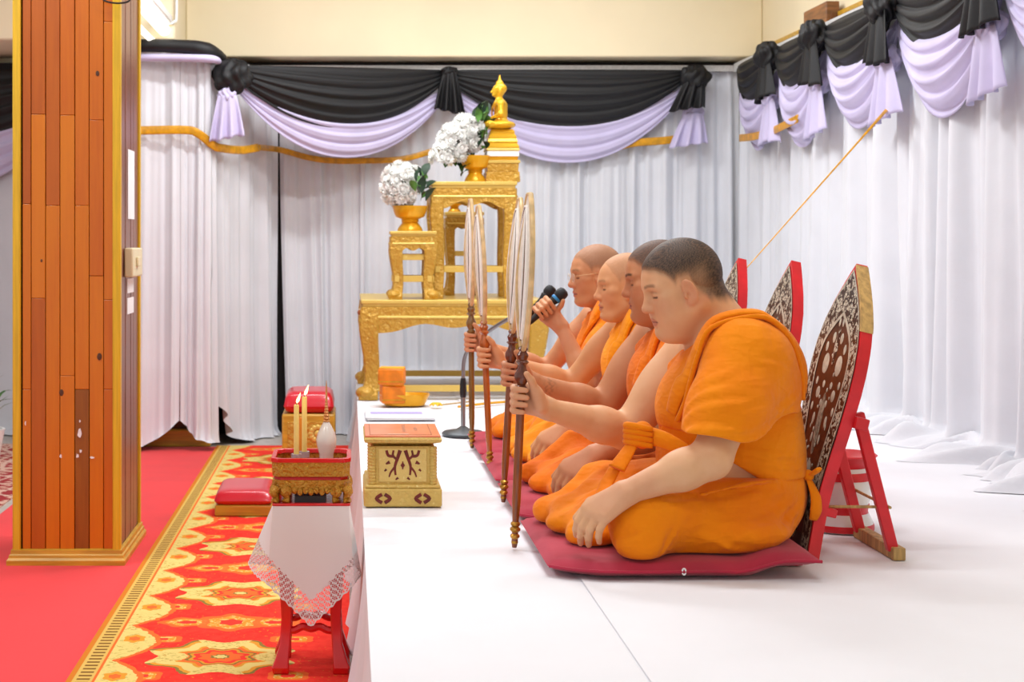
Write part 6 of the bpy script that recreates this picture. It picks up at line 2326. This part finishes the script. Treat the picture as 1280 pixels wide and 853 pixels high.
    for k in range(5):                     # long pleats that run down from the hip to the knee and over the shins
        y0 = 0.20 - 0.028 * k
        V.add(Cone((-0.02 + 0.03 * k, y0 - 0.01, 0.185 - 0.012 * k), (0.20 + 0.05 * k, y0 + 0.07, 0.150 - 0.02 * k), 0.006, 0.008), 0.022)
        V.add(Cone((0.30 + 0.02 * k, 0.16 - 0.085 * k, 0.115), (0.47 + 0.012 * (k % 2), 0.12 - 0.085 * k, 0.035), 0.012, 0.016), 0.022)
    V.disp(folds([(0.5, 0.8, 0.5, 34, 0.0040, 0.3 + p['seed']), (0.9, -0.4, 0.6, 26, 0.0050, 1.1 + p['seed']), (0.8, 0.5, -0.7, 60, 0.0022, 2.0)]))
    V.disp(lambda X, Y, Z: 0.011 * sm(X, 0.34, 0.46) * np.sin(52 * Y + 5 * np.sin(9 * X + p['seed']) + 18 * Z) * (0.45 + 0.55 * np.sin(5 * Y + 8 * X)))
    for a, b, wd, dp, bd in (((-0.06, 0.18, 0.160), (0.20, 0.26, 0.125), 0.010, 0.006, 0.01), ((-0.07, 0.20, 0.135), (0.12, 0.28, 0.060), 0.012, 0.007, 0.01), ((-0.02, 0.24, 0.110), (0.17, 0.30, 0.030), 0.010, 0.006, 0.0),
                              ((0.10, 0.24, 0.140), (0.30, 0.28, 0.125), 0.008, 0.005, 0.008), ((0.27, 0.31, 0.090), (0.33, 0.32, 0.015), 0.010, 0.005, 0.0), ((0.33, 0.31, 0.10), (0.40, 0.28, 0.02), 0.008, 0.005, 0.0),
                              ((0.20, 0.31, 0.07), (0.05, 0.27, 0.03), 0.012, 0.005, -0.01), ((-0.10, 0.14, 0.12), (0.02, 0.24, 0.05), 0.010, 0.006, 0.0), ((0.25, 0.05, 0.14), (0.45, 0.0, 0.06), 0.010, 0.007, 0.01),
                              ((0.22, -0.02, 0.14), (0.47, -0.08, 0.05), 0.010, 0.007, 0.01), ((0.22, 0.12, 0.14), (0.44, 0.10, 0.05), 0.010, 0.007, 0.01), ((0.25, -0.10, 0.14), (0.49, -0.17, 0.05), 0.010, 0.006, 0.01)):
        crease(V, a, b, wd, dp, bd)
    V.cut(lambda X, Y, Z: Z - 0.176 + 0.03 * (X > 0.1) * (X - 0.1) + 0 * Y, 0.008)
    V.cut(lambda X, Y, Z: 0.002 - Z + 0 * X + 0 * Y)
    P2, Q2 = V.mesh()
    lower = link_mesh('lower_robe', np_mesh('lower_robe', relax(P2, Q2, 1, 0.4), Q2), rm, root)

    # upper robe to the waist, right shoulder left bare
    def cutR(X, Y, Z):
        e = 0.545 + 0.74 * (Y - 0.055) + 0.10 * (X - 0.07)
        return (Z - e) * 0.8
    def neck(V, extra):
        V.sub(Cone(nb + (0.02, -0.01, -0.015), nt_ + (0.02, -0.012, 0.05), 0.060 * p['neck'] + extra, 0.075 * p['neck'] + extra), 0.012)
    V = Vol((-0.20, -0.30, 0.08), (0.36, 0.33, 0.66), hr, 0.03)
    for pr, k in torso:
        V.add(pr.grow(0.014), max(k, 0.02))
    V.add(Cone(Ls, Ls + (Le - Ls) * 0.3, 0.062 * ag, 0.06 * ag), 0.03)
    V.disp(folds([(0.55, 0.2, 0.75, 42, 0.0022, 0.5 + p['seed']), (0.3, 0.6, -0.7, 30, 0.003, 1.9 + p['seed'])]))
    for a, b, wd, dp, bd in (((0.14, 0.17, 0.275), (-0.07, 0.13, 0.245), 0.009, 0.005, -0.006), ((0.12, 0.17, 0.250), (-0.09, 0.11, 0.205), 0.008, 0.004, -0.004), ((0.10, 0.17, 0.215), (-0.04, 0.15, 0.185), 0.007, 0.003, 0.0),
                              ((0.24, 0.06, 0.42), (0.22, -0.10, 0.30), 0.010, 0.005, 0.0), ((0.23, 0.0, 0.45), (0.20, -0.14, 0.36), 0.009, 0.005, 0.0), ((0.24, 0.10, 0.38), (0.24, -0.04, 0.24), 0.010, 0.005, 0.0)):
        crease(V, a, b, wd, dp, bd)
    neck(V, 0.0)
    V.cut(cutR, 0.006)
    def hem(X, Y, Z):
        a = 0.165 + 0.62 * np.clip(X - 0.02, 0, 0.13) - 1.0 * np.maximum(0, X - 0.19)
        return (0.115 + (a - 0.115) * sm(Y, 0.02, 0.10) - Z) * 0.75
    V.cut(hem, 0.006)
    V.sub(Cone(Rs, Re, 0.066 * ag, 0.05 * ag), 0.01)
    P2, Q2 = V.mesh()
    upper = link_mesh('upper_robe', np_mesh('upper_robe', relax(P2, Q2, 1, 0.4), Q2), rm, root)

    # outer layer over the left shoulder and upper arm
    V = Vol((-0.20, -0.26, 0.18), (0.38, 0.42, 0.68), hr, 0.04)
    for pr, k in torso[3:6]:
        V.add(pr.grow(0.026), max(k, 0.03))
    V.add(Ell((0.02, 0.07, 0.42), (0.12, 0.15, 0.12)), 0.05)
    V.add(Cone(Ls + (0, -0.01, 0.005), Ls + (Le - Ls) * 0.55, 0.084 * ag, 0.088 * ag), 0.05)
    V.add(Cone(Ls + (Le - Ls) * 0.5, Ls + (Le - Ls) * 0.95, 0.086 * ag, 0.080 * ag), 0.04)
    V.add(Cone(Ls + (-0.015, -0.05, -0.05), Ls + (-0.035, -0.03, -0.15), 0.082, 0.088), 0.06)
    V.disp(folds([(0.75, 0.1, 0.65, 30, 0.0035, 0.2 + p['seed']), (-0.5, 0.3, 0.8, 46, 0.0020, 2.4 + p['seed']), (0.2, 0.1, 0.95, 75, 0.0010, 1.3)]))
    for a, b, wd, dp, bd in (((0.27, 0.26, 0.345), (0.10, 0.36, 0.405), 0.010, 0.006, 0.006), ((0.27, 0.25, 0.375), (0.14, 0.34, 0.450), 0.009, 0.005, 0.004), ((0.27, 0.28, 0.315), (0.06, 0.38, 0.335), 0.010, 0.006, 0.006),
                              ((0.24, 0.24, 0.42), (0.13, 0.31, 0.490), 0.008, 0.004, 0.0), ((-0.10, 0.22, 0.360), (0.10, 0.36, 0.312), 0.011, 0.007, -0.006), ((-0.10, 0.20, 0.400), (0.03, 0.32, 0.345), 0.009, 0.005, 0.0),
                              ((0.02, 0.36, 0.305), (0.18, 0.38, 0.300), 0.008, 0.004, 0.0), ((0.16, 0.33, 0.36), (0.02, 0.35, 0.39), 0.007, 0.003, 0.0), ((0.05, 0.30, 0.50), (-0.06, 0.24, 0.46), 0.008, 0.004, 0.0)):
        crease(V, a, b, wd, dp, bd)
    neck(V, 0.004)
    V.cut(cutR, 0.008)
    V.cut(lambda X, Y, Z: (0.292 - 0.24 * np.minimum(X - 0.12, 0.0) + 0.012 * np.sin(22 * X + 9 * Y) - Z) * 0.9 + 0 * Y, 0.008)
    # open the sleeve round the arm
    V.sub(Cone(Ls + (Le - Ls) * 0.62, Ls + (Le - Ls) * 1.35, 0.056 * ag, 0.064 * ag), 0.008)
    P2, Q2 = V.mesh()
    cape = link_mesh('shoulder_drape', np_mesh('shoulder_drape', relax(P2, Q2, 1, 0.4), Q2), rm, root)

    # folded collar that runs from the waist over the shoulder and down the back: snapped to the drape's surface
    F = V.f

    def surf(q, off):
        q = np.array(q, float)
        for _ in range(40):
            i = [min(max((q[a] - V.lo[a]) / V.h, 1), F.shape[a] - 3) for a in range(3)]
            b = [int(t) for t in i]
            d = float(F[b[0], b[1], b[2]])
            gr = np.array([F[b[0] + 1, b[1], b[2]] - F[b[0] - 1, b[1], b[2]], F[b[0], b[1] + 1, b[2]] - F[b[0], b[1] - 1, b[2]],
                           F[b[0], b[1], b[2] + 1] - F[b[0], b[1], b[2] - 1]])
            n = np.linalg.norm(gr)
            if n < 1e-7: break
            gr = gr / n
            q = q - gr * np.clip(d - off, -0.012, 0.012) * 0.7
        return q, gr
    col = [(0.245, 0.10, 0.33), (0.235, 0.115, 0.39), (0.21, 0.125, 0.45), (0.165, 0.135, 0.50), (0.11, 0.14, 0.54), (0.05, 0.145, 0.56), (0.0, 0.14, 0.55), (-0.05, 0.13, 0.51), (-0.085, 0.12, 0.45), (-0.105, 0.11, 0.385)]
    pts, nr = [], []
    for q in col:
        a, n_ = surf(q, 0.004)
        pts.append(a); nr.append(n_)
    mb = MB()
    pn = np.array(pts)
    nrm = lambda q: Vector(nr[int(np.argmin(((pn - np.array(q)) ** 2).sum(1)))])
    wd = [0.020, 0.028, 0.034, 0.038, 0.040, 0.040, 0.040, 0.036, 0.028, 0.018]
    mb.tube([Vector(a) for a in pts], wd, 14, [0.36] * 10, nrm=nrm, sub=5)
    mb.tube([Vector(a + np.array((0.0, 0.028, -0.02))) for a in [surf(np.array(q) + (0, 0.03, -0.02), 0.004)[0] - (0, 0.028, -0.02) for q in col]], 0.0075, 8, 0.9, sub=5)
    mb.build('collar_fold', rm, root, sharp=180)
    return root, dict(Rw=Rw, Re=Re, pole=pole, surf=surf, hc=hc, R=R, hs=hs, to=to, rm=rm)


def frame_z(d):
    d = np.array(d, float)
    d /= np.linalg.norm(d)
    a = np.array((1.0, 0, 0)) if abs(d[0]) < 0.8 else np.array((0, 1.0, 0))
    x = np.cross(a, d)
    x /= np.linalg.norm(x)
    return np.stack([x, np.cross(d, x), d], 1)


MAT['hair'] = skin_mat('cropped_hair', None)
MAT['hair'].node_tree.nodes['Principled BSDF'].inputs['Roughness'].default_value = 0.6
MAT['hair'].node_tree.nodes['Principled BSDF'].inputs['Subsurface Weight'].default_value = 0.0
SEAT_Z = 0.425
G1, G2, G3, G4 = [grip_at(F, py) for F, py in zip(FANS, (500, 468, 447, 428))]
TILT = [tuple(np.array((-(F['b3'] - F['a3']).x, -(F['b3'] - F['a3']).y, (F['b3'] - F['a3']).z))) for F in FANS]
PEOPLE = [
    dict(id='1', X=1.065, Y=4.00, Z=SEAT_Z, g=1.0, arm=1.12, neck=1.18, fat=1.13, hs=1.02, yaw=0.10, pitch=0.30, head=(850, 357),
         h=0.0032, hr=0.0048, seed=0.0, skin=(220, 170, 128), haircol=(32, 27, 27), hairline=0.060, soft=0.030, stub=(0.62, 0.97), shell=0.0030, brow=0.5, hairlabel='close-cropped black hair',
         grip=np.array(G1), label='young heavy man in an orange robe, nearest, sitting cross-legged with head bowed', robe=((238, 138, 6), (230, 120, 3))),
    dict(id='2', X=1.10, Y=4.66, Z=SEAT_Z, g=0.95, arm=1.12, neck=1.08, fat=1.06, hs=1.0, yaw=-0.10, pitch=0.14, head=(822, 349),
         h=0.0038, hr=0.0056, seed=1.3, skin=(192, 132, 92), haircol=(44, 38, 37), hairline=0.064, soft=0.035, stub=(0.72, 0.90), shell=0.0022, brow=0.8, hairlabel='dark stubble of a shaved head', tattoo=True,
         Rwo=(-0.078, -0.035, -0.030), grip=np.array(G2), label='man in an orange robe with dark stubbly hair and a tattooed forearm, second nearest', robe=((238, 124, 8), (228, 108, 4))),
    dict(id='3', X=1.115, Y=5.30, Z=SEAT_Z, g=0.84, arm=0.92, neck=0.95, fat=0.98, hs=0.98, yaw=0.05, pitch=0.06, head=(781, 358),
         h=0.0040, hr=0.0062, seed=2.1, skin=(212, 154, 108), haircol=(120, 96, 84), hairline=0.088, soft=0.035, stub=(0.45, 0.30), shell=0.0010, brow=0.35, hairlabel='faint grey stubble', hand=(214, 150, 118),
         Rwo=(-0.078, -0.035, -0.020), grip=np.array(G3), label='bald man in a yellow-orange robe with bare right shoulder, third from the front', robe=((246, 154, 10), (238, 138, 6))),
    dict(id='4', X=1.105, Y=5.92, Z=SEAT_Z, g=0.80, arm=0.86, neck=0.92, fat=0.95, hs=0.98, yaw=0.12, pitch=0.10, head=(744, 343),
         h=0.0040, hr=0.0065, seed=3.0, skin=(204, 144, 102), haircol=(92, 78, 70), hairline=0.070, soft=0.03, stub=(0.62, 0.50), shell=0.0012, brow=0.4, hairlabel='short grey stubble',
         grip=np.array(G4), Le=(0.215, 0.235, 0.245), Lw=(0.302, 0.185, 0.445), mic=(np.array(at(664, 402, 5.72)), np.array(at(703, 368, 5.72))),
         label='elderly man in glasses and an orange robe, farthest, holding a microphone', robe=((242, 134, 8), (234, 118, 4))),
]
INFO = []
for p, tl in zip(PEOPLE, TILT):
    p['tilt'] = tl
    MAT['skin' + p['id']] = skin_mat('skin', p['skin'])
    MAT['robe' + p['id']] = robe_mat('robe_cloth', *p['robe'])
    INFO.append(build_person(p))

# ------------------------------------------------------------------ sashes, knots, glasses: small details on the figures
R1, I1 = INFO[0]
rm = I1['rm']
mb = MB()
mb.tube([(0.20, 0.165, 0.235), (0.255, 0.125, 0.262), (0.288, 0.075, 0.268), (0.300, 0.02, 0.262), (0.285, -0.06, 0.250)], [0.018, 0.022, 0.024, 0.022, 0.018], 12, 0.42, nrm=lambda q: Vector((1, 0.5, 0.15)), sub=6)
mb.build('sash', rm, R1, sharp=180)
mb = MB()
for k, (a, r) in enumerate((((0.305, 0.068, 0.270), (0.030, 0.034, 0.036)), ((0.318, 0.058, 0.262), (0.024, 0.026, 0.026)))):
    mb.sphere(a, r, 20, 14)
for k in range(4):
    z_ = 0.246 + 0.014 * k
    mb.tube([(0.285, 0.100, z_), (0.325, 0.090, z_ + 0.006), (0.345, 0.058, z_ + 0.006), (0.325, 0.030, z_)], [0.007, 0.010, 0.010, 0.007], 8, sub=4)
mb.build('sash_knot', rm, R1, sharp=180)
MB().tube([(0.328, 0.072, 0.255), (0.352, 0.088, 0.222), (0.378, 0.100, 0.188)], [0.018, 0.024, 0.030], 12, 0.30, nrm=(0.6, 0.5, 0.6), sub=5).build('sash_end', rm, R1, sharp=180)
MB().tube([(0.330, 0.055, 0.250), (0.365, 0.060, 0.200), (0.400, 0.085, 0.150), (0.415, 0.11, 0.125)], [0.015, 0.022, 0.026, 0.028], 12, 0.26, nrm=(0.7, 0.4, 0.6), sub=5).build('sash_end', rm, R1, sharp=180)
# tie at the back of the waist
mb = MB()
mb.sphere((-0.118, 0.085, 0.168), (0.015, 0.020, 0.015), 14, 10)
mb.tube([(-0.118, 0.09, 0.165), (-0.128, 0.115, 0.182), (-0.132, 0.13, 0.192)], [0.007, 0.012, 0.009], 10, 0.5, sub=4)
mb.build('waist_tie', rm, R1, sharp=180)
MB().tube([(-0.118, 0.09, 0.160), (-0.128, 0.115, 0.120), (-0.126, 0.125, 0.085), (-0.120, 0.12, 0.060)], [0.008, 0.016, 0.018, 0.012], 10, 0.4, sub=4).build('tie_end', rm, R1, sharp=180)
q = I1['to'](np.array(at(944, 601, 3.83)))
MB().sphere(tuple(q), (0.008, 0.004, 0.006), 10, 8).build('pin', MAT['white_plastic'], R1, label='small white clip at the waist')

# wire-rimmed glasses of the farthest man
R4, I4 = INFO[3]
hc, Rm, hs = I4['hc'], I4['R'], I4['hs']
g = thing('glasses', 'thin wire-rimmed glasses on the farthest man', 'glasses', tuple(R4.location + Matrix.Rotation(math.pi, 3, 'Z') @ Vector(hc)), math.pi)
T = lambda a: Vector(Rm @ (np.array(a) * hs))
wire = simple('thin_gold_wire', (206, 180, 140), 0.3, 0.5)
lens = simple('clear_lens', (245, 246, 248), 0.05)
lens.node_tree.nodes['Principled BSDF'].inputs['Alpha'].default_value = 0.10
for s in (-1, 1):
    ring = [T((0.100 - 0.10 * abs(0.022 * math.cos(a)) * (1 if s * math.cos(a) > 0 else -0.2), s * 0.032 + 0.022 * math.cos(a), -0.004 + 0.017 * math.sin(a))) for a in [2 * math.pi * k / 20 for k in range(20)]]
    fr_ = MB().tube(ring, 0.0007, 6, closed=True).build('rim', wire, g)
    MB().add(ring, [tuple(range(20))]).build('lens', lens, fr_, solid=0.0015)
    MB().tube([T((0.095, s * 0.055, 0.004)), T((0.045, s * 0.076, 0.006)), T((0.006, s * 0.081, 0.006)), T((-0.010, s * 0.080, -0.012))], 0.0010, 6, sub=3).build('temple', wire, g)
MB().tube([T((0.101, -0.011, -0.001)), T((0.105, 0, 0.003)), T((0.101, 0.011, -0.001))], 0.0011, 6, sub=3).build('bridge', wire, g)

for o in list(bpy.data.objects):
    if '_org' in o:
        del o['_org']
